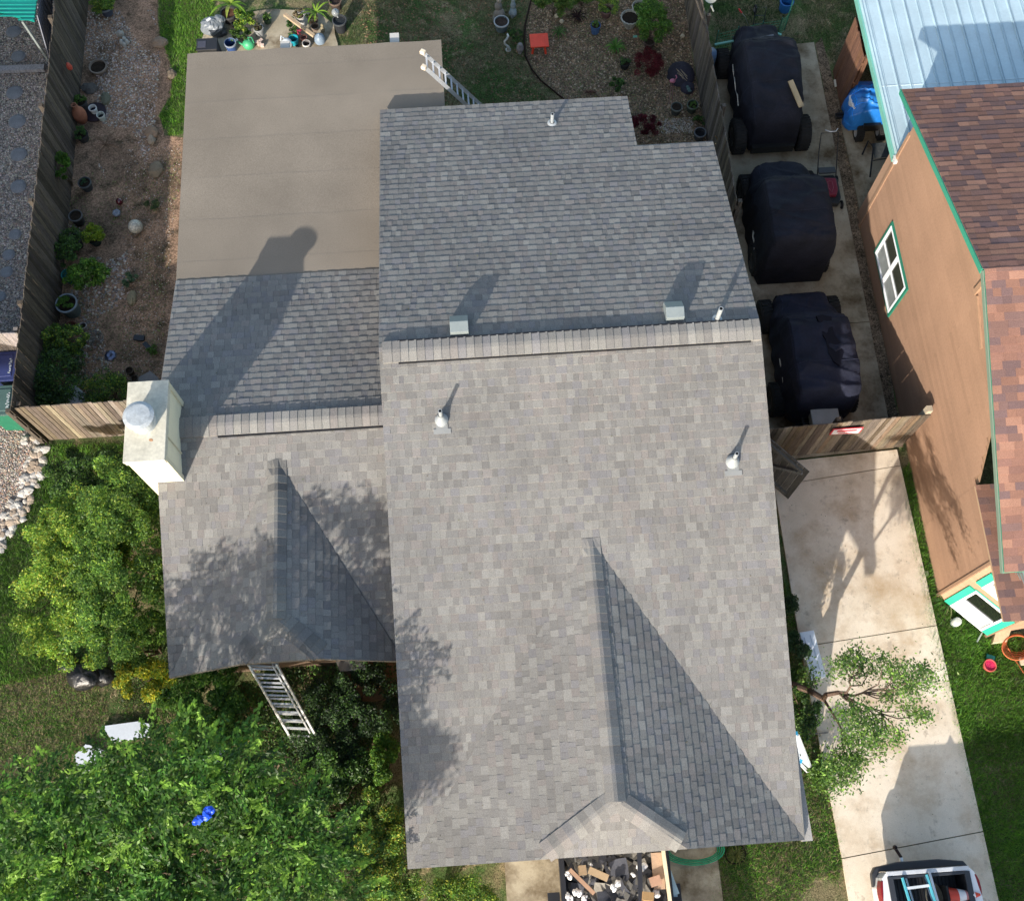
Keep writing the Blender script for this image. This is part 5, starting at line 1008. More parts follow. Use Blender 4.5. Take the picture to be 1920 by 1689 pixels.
pebbles('pebbles', pxpoly([(1235, 225), (1300, 220), (1298, 250), (1240, 250)]), 1500, .02, [(.4, .36, .3), (.3, .26, .22)], 7)
pebbles('leaf_litter', pxpoly([(525, 1395), (600, 1400), (590, 1440), (520, 1425)]), 1500, .03, MC, 8, flat=.4)
pebbles('leaf_litter', pxpoly([(1578, 215), (1616, 425), (1690, 830), (1680, 830), (1655, 640), (1605, 400), (1570, 220)]), 500, .02, MC, 9)
pebbles('leaf_litter', pxpoly([(640, -60), (990, -60), (984, 60), (990, 130), (1040, 190), (850, 210), (700, 120)]), 130, .025, MC[:4], 10)
Rl = np.random.default_rng(77); bb_ = []
for _ in range(260):
    x, y = Rl.uniform(XW, XE), Rl.uniform(YS, 14)
    if y > YN2 and x > XN2: continue
    bb_.append(hw(x, y, zmain(x, y)+.02))
for _ in range(120):
    x, y = Rl.uniform(WX0+.1, WX1-.1), Rl.uniform(WS+.1, 10.8); bb_.append(hw(x, y, (max(zwS(x, y), wg(x, y)) if y < WR_ else zwN(x, y))+.022))
for _ in range(220):
    y = Rl.uniform(-.7, 18); x = Rl.uniform(6.15, 8.8); bb_.append(hw(x, y, .068))
P = np.array(bb_); leaves('leaf_litter', P, .028, palette(Rl, len(P), [(.10, .08, .05), (.18, .15, .09), (.12, .14, .05)], .3), Rl, up=3., kind='stuff')
# ================================================================ POTS AND GARDEN THINGS
def pot(px, py, r, h, col, label, rim=None, soil=(.04, .03, .022), fol=None, name='plant_pot', cat='plant pot', depth=.05, taper=.75, z0=0., mat=CLAY):
    """px,py = centre of the rim in the photo"""
    x, y, _ = W(px, py, z0+h); root = empty(name if not fol else 'potted_plant', (x, y, z0), label=label, cat=cat if not fol else 'potted plant')
    b = B(col); b.lathe([(r*taper*.9, z0), (r*taper, z0), (r*.97, z0+h-.04), (r*1.04, z0+h-.04), (r*1.04, z0+h), (r*.9, z0+h), (r*.86, z0+h-depth)], (x, y, 0), 26, cols=[None, None, None, rim, rim, None]); b.build('pot', mat, root)
    b = B(soil); b.disc((x, y, z0+h-depth+.004), r*.87, 20); b.build('soil', SOIL, root)
    if fol:
        n, fr, fh, leaf, pal = fol[:5]; R = np.random.default_rng(px*7+py); asp = fol[5] if len(fol) > 5 else .45
        P, k, C = crown(R, (x, y, z0+h+fh*.3), (fr, fr, fh), max(12, int(22*fr/.2)), n, fr*.28, .2); leaves('foliage', P, leaf, palette(R, n, pal, .25), R, aspect=asp, parent=root)
    return root
BLK = (.02, .02, .022); TER = (.30, .11, .06); GRY = (.20, .21, .21); WHT = (.6, .6, .57)
pot(183, 124, .215, .16, (.20, .16, .125), 'wide low brown planter ring with bare soil on the shaded gravel', rim=(.24, .20, .16))
pot(196, 12, .17, .25, (.06, .07, .10), 'dark pot holding a yellow green bush at the top of the side yard', fol=(2600, .33, .3, .05, YG+MG), rim=(.2, .22, .25))
pot(150, 190, .15, .25, (.06, .06, .06), 'green grassy pot plant behind the terracotta jar', fol=(900, .15, .12, .06, MG, .2))
pot(173, 202, .095, .2, WHT, 'upper white cup shaped pot on the dark round tray', rim=(.7, .7, .68), soil=(.02, .02, .03), depth=.1)
pot(188, 215, .095, .18, (.45, .5, .45), 'lower pale green cup shaped pot on the dark round tray', rim=(.6, .62, .55), soil=(.03, .03, .03), depth=.1)
pot(152, 251, .15, .22, (.04, .04, .04), 'dark pot with round green plant below the terracotta jar', fol=(1000, .16, .12, .05, PK+MG, .3))
pot(158, 342, .15, .25, (.035, .04, .045), 'black nursery pot with a few green shoots below the dry branches', rim=(.09, .1, .1), fol=(160, .09, .06, .05, PK))
pot(141, 404, .155, .3, (.03, .03, .03), 'thin rimmed black pot beside the sunlit lime plant', rim=(.12, .12, .12))
pot(138, 448, .155, .3, (.03, .03, .03), 'thin rimmed black pot half hidden by leaves below the sunlit lime plant', rim=(.12, .12, .12), fol=(900, .26, .2, .05, DG+MG))
pot(176, 447, .14, .2, (.02, .03, .025), 'dark pot holding the sunlit lime yellow plant', fol=(2400, .27, .24, .05, [(.22, .32, .02), (.30, .38, .03), (.12, .2, .02)]))
pot(126, 514, .14, .28, (.02, .13, .13), 'teal glazed pot against the long fence', rim=(.03, .2, .2), soil=(.04, .16, .16), depth=.1, fol=(60, .08, .05, .04, MG))
pot(124, 568, .235, .42, (.10, .14, .14), 'large grey blue planter filled with a mat of green plants', rim=(.26, .3, .32), depth=.12, fol=(1500, .17, .06, .035, BG+MG))
pot(142, 673, .085, .2, (.5, .48, .42), 'small white rimmed pot near the wire stand', rim=(.62, .6, .55), depth=.1)
pot(151, 661, .075, .16, (.18, .2, .18), 'small grey rimmed pot tucked behind the white rimmed pot', rim=(.3, .3, .28), depth=.08)
pot(242, 694, .085, .2, (.06, .045, .035), 'rusty brown pot above the chimney top', rim=(.09, .07, .05), depth=.06)
pot(252, 709, .08, .14, (.07, .06, .05), 'small dark pot just below the rusty brown pot', rim=(.1, .09, .07), depth=.05)
pot(428, 24, .2, .3, (.03, .028, .028), 'large black pot of banana leaves beside the grey bag', rim=(.05, .05, .05), soil=(.10, .05, .03))
pot(440, 42, .1, .16, (.05, .05, .05), 'small dark pot tucked under the large black pot', rim=(.1, .1, .1))
pot(484, 52, .125, .3, (.24, .25, .25), 'tall grey pot with a gnarled succulent on the patio', rim=(.28, .29, .29), fol=(160, .1, .1, .07, [(.12, .12, .06), (.08, .09, .04)]))
pot(500, 34, .1, .2, (.05, .09, .05), 'small green pot beside the shadow edge on the patio', fol=(500, .12, .08, .04, MG))
pot(562, 29, .115, .42, (.5, .5, .49), 'tall white pot with a dry twiggy plant at the timber end', rim=(.4, .38, .35), fol=(260, .15, .14, .07, [(.30, .24, .13), (.2, .15, .08), (.12, .10, .05)]))
pot(586, 32, .13, .2, (.10, .07, .05), 'brown pot with long arching yellow green leaves', rim=(.2, .15, .1), fol=(220, .17, .14, .09, MG+DR, .2))
pot(590, 49, .1, .16, (.19, .14, .11), 'round brown pot of dark soil near the curved patio edge', rim=(.26, .2, .16), soil=(.06, .04, .03))
pot(569, 70, .085, .16, (.28, .14, .12), 'pinkish clay pot between the teal bucket and the white rimmed pot', soil=(.1, .05, .045))
pot(574, 81, .1, .2, (.12, .11, .11), 'white rimmed black pot right at the patio roof edge', rim=(.55, .52, .48), depth=.1)
pot(557, 85, .045, .1, (.03, .035, .04), 'tiny dark pot between two larger pots at the patio roof edge', rim=(.08, .09, .1))
pot(636, 38, .175, .35, (.02, .022, .026), 'tall black planter with a glass globe on the lawn edge', rim=(.06, .065, .07), soil=(.03, .035, .04))
pot(628, 1, .16, .28, (.05, .035, .03), 'brown pot at the top edge beside the black planter', rim=(.16, .11, .08), soil=(.05, .035, .03))
pot(940, 40, .185, .28, (.11, .15, .16), 'round blue grey planter with a white rim on the back lawn', rim=(.38, .39, .38), soil=(.055, .04, .032), depth=.04)
pot(1117, 47, .125, .26, (.06, .12, .25), 'bright blue glazed pot with a small green plant in the mulch bed', rim=(.05, .1, .2), fol=(420, .1, .08, .04, MG))
pot(1137, 18, .14, .22, (.12, .07, .06), 'rust coloured pot overflowing with yellow green leaves at the top edge', rim=(.16, .10, .09), fol=(1600, .26, .25, .05, YG+MG))
pot(1218, 78, .13, .2, (.07, .045, .035), 'dark brown pot under the large leafy garden bush', rim=(.09, .06, .05))
pot(1172, 117, .12, .2, (.02, .02, .02), 'black pot with a low green plant beside the lily clump', fol=(700, .13, .07, .04, MG+DG))
pot(1269, 200, .135, .24, (.05, .055, .05), 'grey rimmed pot of dark soil, left of two side by side near the fence', rim=(.13, .14, .12))
pot(1299, 196, .135, .24, (.05, .065, .05), 'grey rimmed pot of green seedlings against the board fence', rim=(.13, .16, .12), fol=(420, .1, .03, .04, MG))
pot(1313, 248, .14, .24, (.05, .055, .06), 'empty dark pot in the corner by the roof and the fence', rim=(.14, .15, .16), soil=(.025, .025, .028), depth=.1)
# leafy things in the ground
def gp(name, label, cat, px, py, z, r, n, leaf, pal, asp=.45, **k):
    r = tuple(q*1.35 for q in r); n = int(n*1.8)
    return plant(name, label, cat, at(px, py, z), r, n, leaf, pal, px+py, K=max(16, int(r[0]*r[1]*260)), cr=min(r[0], r[1])*.3, up=.15, aspect=asp, stemr=.008, **k)
gp('garden_plant', 'sunlit green plant against the fence below the grassy pots', 'plant', 112, 312, .8, (.16, .3, .3), 1600, .09, BG+MG)
gp('garden_plant', 'rambling dark plant along the fence beside the teal pot', 'plant', 125, 470, .4, (.26, .3, .25), 1800, .06, DG+MG)
gp('garden_plant', 'leafy light green plant between the teal pot and the large planter', 'plant', 164, 520, .45, (.32, .3, .3), 1500, .085, BG+MG+YG[:1])
gp('garden_plant', 'silvery green spiky tuft standing alone in the dry soil', 'plant', 243, 524, .15, (.1, .17, .1), 500, .09, [(.12, .2, .1), (.09, .16, .08)], .15)
gp('garden_plant', 'small grassy tuft on the edge of the dry soil near the membrane roof', 'plant', 285, 385, .1, (.14, .14, .08), 350, .09, [(.10, .14, .05), (.07, .11, .04)], .15)
gp('garden_shrub', 'yellowing shrub beside the fence above the white rimmed pots', 'shrub', 122, 640, .6, (.38, .28, .35), 4200, .055, YG+MG+DG)
gp('garden_shrub', 'deep green shrub filling the fence corner left of the white box', 'shrub', 108, 712, .6, (.42, .6, .4), 7000, .055, DG+PK+MG)
gp('garden_shrub', 'low yellow green shrub between the white box and the chimney', 'shrub', 205, 738, .35, (.42, .35, .25), 4500, .045, YG+MG+DG)
gp('garden_plant', 'leafy green plant standing on the patio beside the black pot', 'plant', 455, 42, .45, (.2, .26, .25), 2200, .06, MG+YG)
gp('garden_plant', 'low tangle of green stems by the timber on the patio', 'plant', 548, 52, .15, (.12, .2, .12), 700, .05, MG+PK)
gp('garden_plant', 'dark green plant behind the blue bucket on the patio', 'plant', 452, 68, .2, (.2, .16, .15), 900, .06, DG+MG)
gp('garden_plant', 'small feathery green plant right of the white scroll sculpture', 'plant', 966, 68, .15, (.15, .16, .12), 700, .05, PK+MG, .3)
gp('garden_plant', 'tall pale green plants at the top of the mulch bed', 'plant', 1040, 8, .4, (.42, .22, .3), 2600, .08, [(.13, .19, .04), (.2, .25, .06)]+MG, .3)
gp('garden_plant', 'leafy green clump at the top edge near the rust coloured pot', 'plant', 1092, -4, .3, (.3, .2, .25), 1500, .08, MG, .4)
gp('garden_bush', 'large leafy garden bush standing over the dark brown pot', 'bush', 1222, 42, .65, (.34, .38, .35), 4200, .065, MG+BG)
gp('garden_plant', 'green upright tuft just above the notch in the main roof', 'plant', 1156, 160, .25, (.13, .16, .2), 1200, .07, MG+PK, .25)
gp('red_shrub', 'round dark red shrub in the middle of the mulch bed', 'shrub', 1216, 120, .3, (.28, .26, .25), 3600, .045, RD, .3)
gp('red_shrub', 'dark red shrub beside the edge of the main roof', 'shrub', 1207, 236, .3, (.26, .23, .22), 3000, .045, [(.11, .008, .015), (.07, .006, .01), (.16, .02, .03)], .3)
gp('garden_plant', 'green ground plant between the two pots by the fence corner', 'plant', 1312, 225, .12, (.13, .1, .08), 600, .04, MG+DG)
def blades(label, px, py, z, r, n, L, wd, pal, cat='plant', name='strappy_plant', arch=.5):
    x, y, _ = W(px, py, z); root = empty(name, (x, y, 0), label=label, cat=cat); R = random.Random(px+py)
    for i in range(n):
        a = 2*pi*i/n+R.uniform(-.2, .2); l = L*R.uniform(.7, 1.15); c = R.choice(pal); b = B(c); V = []
        for k in range(6):
            t = k/5; d = l*t; w_ = wd*(sin(pi*min(t*.9+.1, 1)))+.002; zz = z+l*arch*sin(pi*t*.8)-.05*t
            V += [(x+cos(a)*d-sin(a)*w_, y+sin(a)*d+cos(a)*w_, max(zz, .01)), (x+cos(a)*d, y+sin(a)*d, max(zz-.01, .006)), (x+cos(a)*d+sin(a)*w_, y+sin(a)*d-cos(a)*w_, max(zz, .01))]
        b.add(V, [q for k in range(5) for q in ((3*k, 3*k+1, 3*k+4, 3*k+3), (3*k+1, 3*k+2, 3*k+5, 3*k+4))]); b.build('leaf', LEAF, root)
    return root
blades('arching lily clump with strap leaves in the middle of the mulch bed', 1154, 90, .12, 0, 34, .26, .014, [(.10, .26, .03), (.07, .18, .03), (.15, .30, .05)])
blades('strappy green clump right of the orange stool', 1048, 62, .08, 0, 30, .24, .01, [(.09, .20, .04), (.14, .24, .07), (.06, .13, .03)])
blades('dark purple strappy plant above the blue pot', 1083, 34, .1, 0, 34, .24, .009, [(.035, .012, .016), (.05, .02, .02), (.025, .012, .012)])
blades('dark dry branches fanning out on the soil near the fence', 198, 272, .08, 0, 12, .42, .006, [(.22, .13, .08), (.16, .10, .06)], name='dry_branches', cat='branches', arch=.2)
blades('banana plant with broad yellow green leaves above the black pot', 432, 8, .8, 0, 8, .55, .045, [(.24, .36, .04), (.16, .30, .03), (.35, .42, .08)], name='banana_plant', arch=.3)
blades('long leaved plant arching over the brown pot on the patio', 592, 24, .6, 0, 9, .42, .025, [(.22, .36, .04), (.12, .24, .03)], name='banana_plant', arch=.35)
# single things
def obj1(name, label, cat, fn, mat, col, smooth=False, bevel=0, origin=None):
    b = B(col); fn(b); c = np.mean(np.array(b.v), 0); o = b.build(name, mat, origin=origin or (c[0], c[1], 0), smooth=smooth, bevel=bevel); return tag(o, label, cat)
def bl(px, py, z, r, **k): return lambda b: b.blob(W(px, py, z), r, **k)
def ln(pts, r, n=6, closed=False): return lambda b: b.tube([W(*p) for p in pts], r, n, closed=closed)
def bx(px, py, z, s, rz=0., rx=0): return lambda b: b.box(W(px, py, z), s, rz, rx=rx)
obj1('garden_tray', 'dark round tray table under the two cup shaped pots', 'table', lambda b: b.lathe([(0, .0), (.28, .0), (.28, .04), (0, .045)], W(178, 212, .0), 24), PLAST, (.025, .015, .022))
jr = empty('garden_jar', W(148, 215, 0), label='tall terracotta jar with a lidded neck beside the dark tray', cat='jar')
b = B((.33, .13, .075)); x, y, _ = W(150, 217, .2); b.lathe([(.1, .0), (.15, .12), (.17, .25), (.15, .36), (.10, .44), (.06, .5), (.075, .54), (.05, .54)], (x, y, 0), 24); b.build('body', CLAY, jr, smooth=True)
x2, y2, _ = W(139, 200, .6); b = B((.30, .13, .08)); b.lathe([(.03, .5), (.06, .52), (.07, .6), (.05, .6), (.04, .55)], (x, y, 0), 16); b.build('neck', CLAY, jr)
o = obj1('stone_toad', 'upper pale rounded garden stone ornament on the shaded gravel', 'ornament', lambda b: (b.blob(W(225, 64, .12), (.11, .08, .1), jit=.08, seed=1), b.blob(W(225, 62, .2), (.07, .06, .05), jit=.08, seed=2)), STONE, (.34, .33, .30), True)
obj1('stone_shell', 'lower pale lobed garden ornament touching the rounded one', 'ornament', lambda b: [b.blob(W(233+5*cos(t), 79+5*sin(t), .1), (.055, .055, .09), jit=.05) for t in (0, 1.6, 3.1, 4.7)], STONE, (.38, .38, .35), True)
lt = empty('hanging_lantern', W(130, 124, 1.2), label='small red lantern hanging on a bracket from the long fence', cat='lantern')
b = B((.5, .08, .05)); x, y, _ = W(129, 124, 1.15); b.lathe([(0, 1.05), (.06, 1.06), (.07, 1.12), (.05, 1.2), (.02, 1.25), (0, 1.26)], (x, y, 0), 12); b.build('body', PLAST, lt)
b = B((.06, .06, .06)); b.tube([(x, y, 1.25), (x-.1, y+.1, 1.4), (x-.28, y+.1, 1.42), W(100, 112, 1.4)], .008, 5); b.build('bracket', METAL, lt)
b = B((.7, .6, .5)); b.lathe([(.035, 1.12), (.04, 1.16), (.035, 1.18)], (x, y, 0), 10); b.build('glass', GLASS, lt)
obj1('gazing_ball', 'dark red glossy ball on the ground above the small grey ornament', 'garden ball', bl(224, 378, .1, .085, jit=0, seg=16, rings=12), CARP, (.07, .005, .01), True)
obj1('mosaic_ball', 'pale mosaic garden sphere with a long shadow on the dry soil', 'garden ball', lambda b: [b.blob(W(254, 425, .17), .165, jit=0, seg=24, rings=16)], nmat('mosaic', .3, nscale=25, namt=.5, fscale=60, famt=.4, spec=.5), (.45, .43, .36), True)
obj1('grey_rosette', 'small blue grey ornament between the red ball and the mosaic sphere', 'ornament', lambda b: (b.lathe([(0, .0), (.07, .0), (.085, .08), (.05, .1), (0, .06)], W(220, 402, 0), 12, wob=.15)), STONE, (.22, .25, .3))
st_ = empty('wire_plant_stand', W(178, 640, 0), label='round wire plant stand tipped over among the pots', cat='plant stand')
b = B((.22, .23, .24))
for r_, z in ((.17, .3), (.13, .18), (.09, .06)): c = W(180, 635, z); b.tube([(c[0]+r_*cos(t), c[1]+r_*sin(t), z+.04*cos(t)) for t in np.linspace(0, 2*pi, 22)[:-1]], .008, 5, closed=True)
c = W(180, 635, 0); [b.tube([(c[0]+.17*cos(t), c[1]+.17*sin(t), .3), (c[0]+.07*cos(t+.5), c[1]+.07*sin(t+.5), .02)], .007, 5) for t in (0, 1.05, 2.1, 3.14, 4.2, 5.2)]
b.build('frame', METAL, st_)
pot(155, 610, .08, .16, (.36, .34, .34), 'small pale pot above the wire plant stand', rim=(.45, .42, .42))
pot(133, 612, .13, .14, (.14, .05, .035), 'low red clay pot below the large grey blue planter', rim=(.15, .055, .04), soil=(.10, .04, .03))
obj1('flat_ornament', 'dull blue round metal ornament lying on the pebbles', 'ornament', lambda b: b.lathe([(0, .03), (.06, .05), (.11, .03), (.13, .0)], W(207, 667, .02), 18, wob=.1), METAL, (.16, .18, .26))
bt = empty('plastic_tray', W(270, 645, 0), label='black plastic tray with a detached flap on the dry soil', cat='tray')
B((.02, .022, .025)).box(W(261, 634, .04), (.24, .13, .07), -.1).build('tray', PLAST, bt, bevel=.01); B((.02, .022, .025)).box(W(275, 648, .03), (.2, .1, .02), -.8).build('flap', PLAST, bt)
gp('garden_plant', 'tiny green weed beside the black plastic tray', 'plant', 288, 656, .06, (.09, .09, .05), 220, .06, MG, .3)
obj1('white_box', 'crumpled white box in the fence corner between two shrubs', 'box', lambda b: b.prism([W(*p)[:2] for p in ((128, 742), (146, 729), (170, 748), (168, 768), (128, 768))], .02, .3), PAINT, (.62, .66, .74), bevel=.02)
obj1('yellow_toy', 'crumpled yellow scrap lying above the white box', 'scrap', lambda b: [b.box(W(x, y, .12), (.16, .05, .03), r, rx=.2) for x, y, r in ((158, 716, .6), (165, 712, -.5), (172, 711, .3), (162, 724, 1.4))], PLAST, (.45, .40, .06))
obj1('soil_ledge', 'pale concrete ledge beside the wall just above the chimney', 'ledge', lambda b: b.prism([W(*p)[:2] for p in ((262, 712), (285, 700), (300, 712), (300, 722), (262, 722))], 0, .12), CONC, (.22, .21, .2))
for i, (x, y, rx, ry) in enumerate([(300, 80, .2, .17), (322, 140, .13, .16), (285, 250, .16, .2), (292, 318, .18, .22), (247, 560, .1, .2), (168, 166, .22, .16), (198, 186, .12, .2), (284, 262, .1, .14)]):
    obj1('garden_rock', ['large pale flat rock', 'dark cracked rock', 'tan sloping rock', 'buff flat rock', 'narrow buff rock', 'broad dark flat stone', 'greenish upright stone', 'light angular rock'][i]+[' at the top of the sunny soil', ' on the edge of the bright grass', ' below the grass tip', ' beside the dry grass left of the flat roof', ' standing beside the silvery tuft', ' by the fence above the grassy pot', ' beside the white cup shaped pots', ' next to the tan sloping rock'][i], 'rock', lambda b: b.blob(W(x, y, .03), (rx, ry, .1), jit=.14, seg=11, rings=6, seed=i), STONE, [(.24, .18, .13), (.14, .11, .08), (.26, .18, .12), (.2, .16, .11), (.25, .21, .13), (.10, .09, .08), (.13, .13, .09), (.30, .25, .19)][i])
# patio things
bg_ = empty('grey_bag', W(400, 50, 0), label='large grey plastic sack with a white label at the corner of the patio', cat='sack')
b = B((.17, .19, .21)); b.blob(W(398, 50, .2), (.30, .24, .22), jit=.09, seg=16, rings=10, seed=3); b.blob(W(410, 38, .3), (.16, .14, .12), jit=.1, seg=12, rings=8, seed=4); b.build('sack', TARP, bg_)
b = B((.03, .033, .036)); b.blob(W(408, 60, .12), (.24, .14, .13), jit=.2, seg=12, rings=7, seed=5); b.build('dark_fold', TARP, bg_)
B((.8, .8, .82)).box(W(391, 37, .43), (.12, .07, .006), .8).build('label', PAINT, bg_)
bb_ = empty('black_crate', W(386, 95, 0), label='black plastic crate at the upper left corner of the flat roof', cat='crate')
b = B((.02, .02, .023)); x, y, _ = W(388, 84, .45); b.prism([(x-.24, y-.16), (x+.24, y-.14), (x+.25, y+.16), (x-.22, y+.17)], .02, .45); b.box((x, y, .46), (.52, .36, .03), YAW); b.build('body', PLAST, bb_, bevel=.02)
B((.06, .06, .08)).box((x-.12, y-.02, .48), (.2, .2, .012), YAW).build('panel', PLAST, bb_)
def bucket(px, py, r, h, col, label, rim=None): return pot(px, py, r, h, col, label, rim=rim, soil=tuple(c*.3 for c in col), depth=h*.7, taper=.82, name='bucket', cat='bucket', mat=PLAST)
bucket(431, 80, .145, .3, (.03, .07, .20), 'navy blue bucket at the patio roof edge', rim=(.25, .28, .33))
bucket(550, 72, .12, .22, (.01, .25, .32), 'teal bucket between the white urn and the clay pot')
wc = empty('watering_can', W(463, 84, 0), label='green plastic watering can lying at the patio roof edge', cat='watering can')
x, y, _ = W(466, 84, .14); b = B((.05, .33, .15)); b.blob((x, y, .14), (.15, .13, .14), jit=0, seg=18, rings=12); b.build('body', PLAST, wc, smooth=True)
b = B((.05, .33, .15)); b.tube([(x-.1, y, .1), (x-.2, y+.02, .16), (x-.28, y+.03, .24)], [.035, .022, .018], 8); b.lathe([(.018, 0), (.045, .03), (0, .035)], (x-.28, y+.03, .24), 12, col=(.55, .58, .6)); b.build('spout', PLAST, wc)
b = B((.05, .33, .15)); b.tube([(x+.05, y, .27), (x+.02, y+.06, .33), (x+.12, y+.04, .34), (x+.15, y, .2)], .014, 8); b.build('handle', PLAST, wc)
ur = empty('white_urn', W(537, 82, 0), label='white plastic jug lying at the patio roof edge', cat='jug')
x, y, _ = W(538, 82, .14); b = B((.66, .70, .72)); b.blob((x, y, .14), (.14, .13, .14), jit=.02, seg=16, rings=10); b.build('body', PLAST, ur, smooth=True); b = B((.66, .70, .72)); b.tube([(x-.05, y+.1, .2), (x-.12, y+.08, .3), (x-.13, y-.02, .26)], .02, 8); b.build('handle', PLAST, ur)
obj1('ceramic_dome', 'blue grey dome shaped garden light beside the curved patio edge', 'garden light', lambda b: b.lathe([(.13, 0), (.14, .1), (.12, .2), (.06, .27), (.02, .28), (.02, .31), (0, .31)], W(601, 80, 0), 20), PLAST, (.20, .26, .33), True)
obj1('glass_globe', 'clear glass globe sitting on the rim of the black planter', 'garden globe', lambda b: (b.blob(W(629, 24, .42), .1, jit=0, seg=18, rings=12), b.tube([W(629, 24, .34), W(634, 34, .3)], [.03, .02], 8)), GLASS, (.25, .27, .28), True)
obj1('lumber_post', 'long bare timber post leaning across the patio pots', 'timber', lambda b: b.beam(W(533, 27, .5), W(589, 68, .22), .08, .07), LUMBER, (.40, .30, .20))
obj1('pink_ornament', 'pale pink broken ceramic ornament on the sunlit patio', 'ornament', lambda b: [b.box(W(x, y, .08), (.09, .07, .1), r, rx=.3) for x, y, r in ((482, 80, .3), (489, 77, 1.), (487, 84, .7), (492, 86, 0))], CLAY, (.55, .42, .36))
obj1('stone_bottle', 'small tan stone figure beside the round brown pot', 'figure', lambda b: (b.blob(W(605, 56, .12), (.06, .06, .1), jit=.05), b.blob(W(604, 48, .24), (.04, .04, .05), jit=.05)), STONE, (.26, .22, .14), True)
obj1('pink_flowers', 'small cluster of pink flowers behind the teal bucket', 'flowers', lambda b: [b.blob(W(561+rng.uniform(-4, 4), 60+rng.uniform(-5, 4), .25), .022, jit=.2, seg=6, rings=4) for _ in range(9)], LEAF, (.5, .05, .12))
# statues on the lawn
sg_ = empty('stone_statue', W(937, 22, 0), label='seated grey stone statue behind the white rimmed planter', cat='statue')
x, y, _ = W(936, 24, .2); b = B((.20, .18, .15)); b.blob((x, y, .16), (.15, .13, .16), jit=.07, seed=8); b.blob((x-.02, y+.05, .36), (.10, .09, .14), jit=.07, seed=9); b.blob((x, y+.07, .55), (.07, .07, .08), jit=.04, seed=10, col=(.32, .29, .24)); b.blob((x-.1, y-.08, .08), (.08, .1, .07), jit=.1, seed=11); b.build('figure', STONE, sg_, smooth=True)
sg_ = empty('stone_statue', W(962, 20, 0), label='blue grey kneeling statue holding a small bowl on the lawn', cat='statue')
x, y, _ = W(962, 22, .15); b = B((.22, .27, .28)); b.blob((x, y, .13), (.1, .13, .13), jit=.12, seed=12); b.blob((x, y+.04, .32), (.07, .07, .12), jit=.08, seed=13); b.blob((x, y+.05, .47), (.05, .05, .06), jit=.04, seed=14); b.build('figure', STONE, sg_, smooth=True)
b = B((.30, .34, .35)); b.lathe([(.03, .0), (.05, .1), (.08, .16), (.085, .18), (.07, .17), (.04, .12), (0, .11)], W(960, 34, 0), 16); b.build('bowl', STONE, sg_)
obj1('scroll_sculpture', 'white curling S shaped sculpture on a foot beside the planter', 'sculpture', lambda b: (b.tube([W(951, 64, .62), W(953, 68, .6), W(950, 74, .5), W(946, 78, .4), W(947, 84, .28), W(953, 88, .14), W(953, 93, .03)], [.022, .028, .024, .024, .026, .03, .05], 8), b.lathe([(.07, 0), (.07, .02), (.03, .04)], W(953, 94, 0), 12)), STONE, (.55, .57, .53), True)
obj1('stone_vase', 'small grey lidded vase at the edge of the mulch bed', 'vase', lambda b: b.lathe([(.05, 0), (.045, .04), (.09, .14), (.08, .24), (.05, .28), (.06, .31), (.03, .34), (0, .35)], W(975, 100, .0), 16), STONE, (.26, .24, .23), True)
os_ = empty('orange_stool', W(1013, 80, 0), label='bright orange plastic step stool in the mulch bed', cat='stool')
x, y, _ = W(1011, 76, .3); b = B((.85, .075, .03)); b.box((x, y, .29), (.46, .42, .04), .08); b.build('top', PLAST, os_, bevel=.015)
for sx, sy in ((-1, -1), (1, -1), (1, 1), (-1, 1)): B((.80, .07, .03)).beam((x+sx*.13, y+sy*.12, .28), (x+sx*.17, y+sy*.15, 0), .05, .05).build('leg', PLAST, os_)
b = B((.85, .10, .05)); [b.box((x+.07+.045*k, y, .312), (.012, .29, .012), .0+.04*k) for k in range(3)]; b.build('rib', PLAST, os_)
b = B((.60, .30, .28)); b.disc((x-.05, y-.01, .3085), .045, 16); b.build('worn_spot', PAINT, os_)
for i, (px, py, r, h) in enumerate(((1182, 32, .23, .34), (1200, 12, .19, .34))):
    x, y, _ = W(px, py, h); root = empty('scalloped_planter', (x, y, 0), label=['large pale scalloped planter of dark soil in the back garden', 'smaller pale scalloped planter overlapping the large one at the top'][i], cat='planter')
    b = B((.34, .35, .31)); b.lathe([(r*.45, 0), (r*.5, .04), (r*.8, h*.6), (r*1.03, h), (r*.93, h+.01), (r*.85, h-.06)], (x, y, 0), 32, wob=.07); b.build('pot', STONE, root); b = B((.03, .024, .018)); b.disc((x, y, h-.05), r*.9, 20); b.build('soil', SOIL, root)
gm = empty('garden_mound', W(1278, 142, 0), label='low dark purple mesh covered mound against the grey fence', cat='mound')
b = B((.035, .032, .045)); b.blob(W(1276, 140, .05), (.34, .38, .16), jit=.06, seg=20, rings=8, seed=6); b.blob(W(1289, 165, .04), (.18, .2, .1), jit=.08, seg=14, rings=6, seed=7); b.build('mesh_cover', FABRIC, gm)
obj1('dead_twigs', 'bundle of pale twigs lying on the dark mound', 'twigs', lambda b: [b.tube([W(1274+rng.uniform(-6, 4), 134+rng.uniform(-6, 6), .24), W(1284+rng.uniform(-6, 6), 148+rng.uniform(-8, 6), .22)], .006, 4) for _ in range(7)], BARK, (.35, .28, .19))
fm = empty('flamingo_ornament', W(1263, 165, 0), label='pink flamingo ornament on two thin wire legs beside the mound', cat='ornament')
x, y, _ = W(1261, 152, .5); b = B((.48, .16, .22)); b.blob((x, y, .5), (.075, .055, .05), jit=.03, seg=12, rings=8); b.tube([(x+.05, y, .52), (x+.09, y+.02, .6), (x+.06, y+.03, .66)], [.015, .012, .014], 6); b.build('body', PLAST, fm, smooth=True)
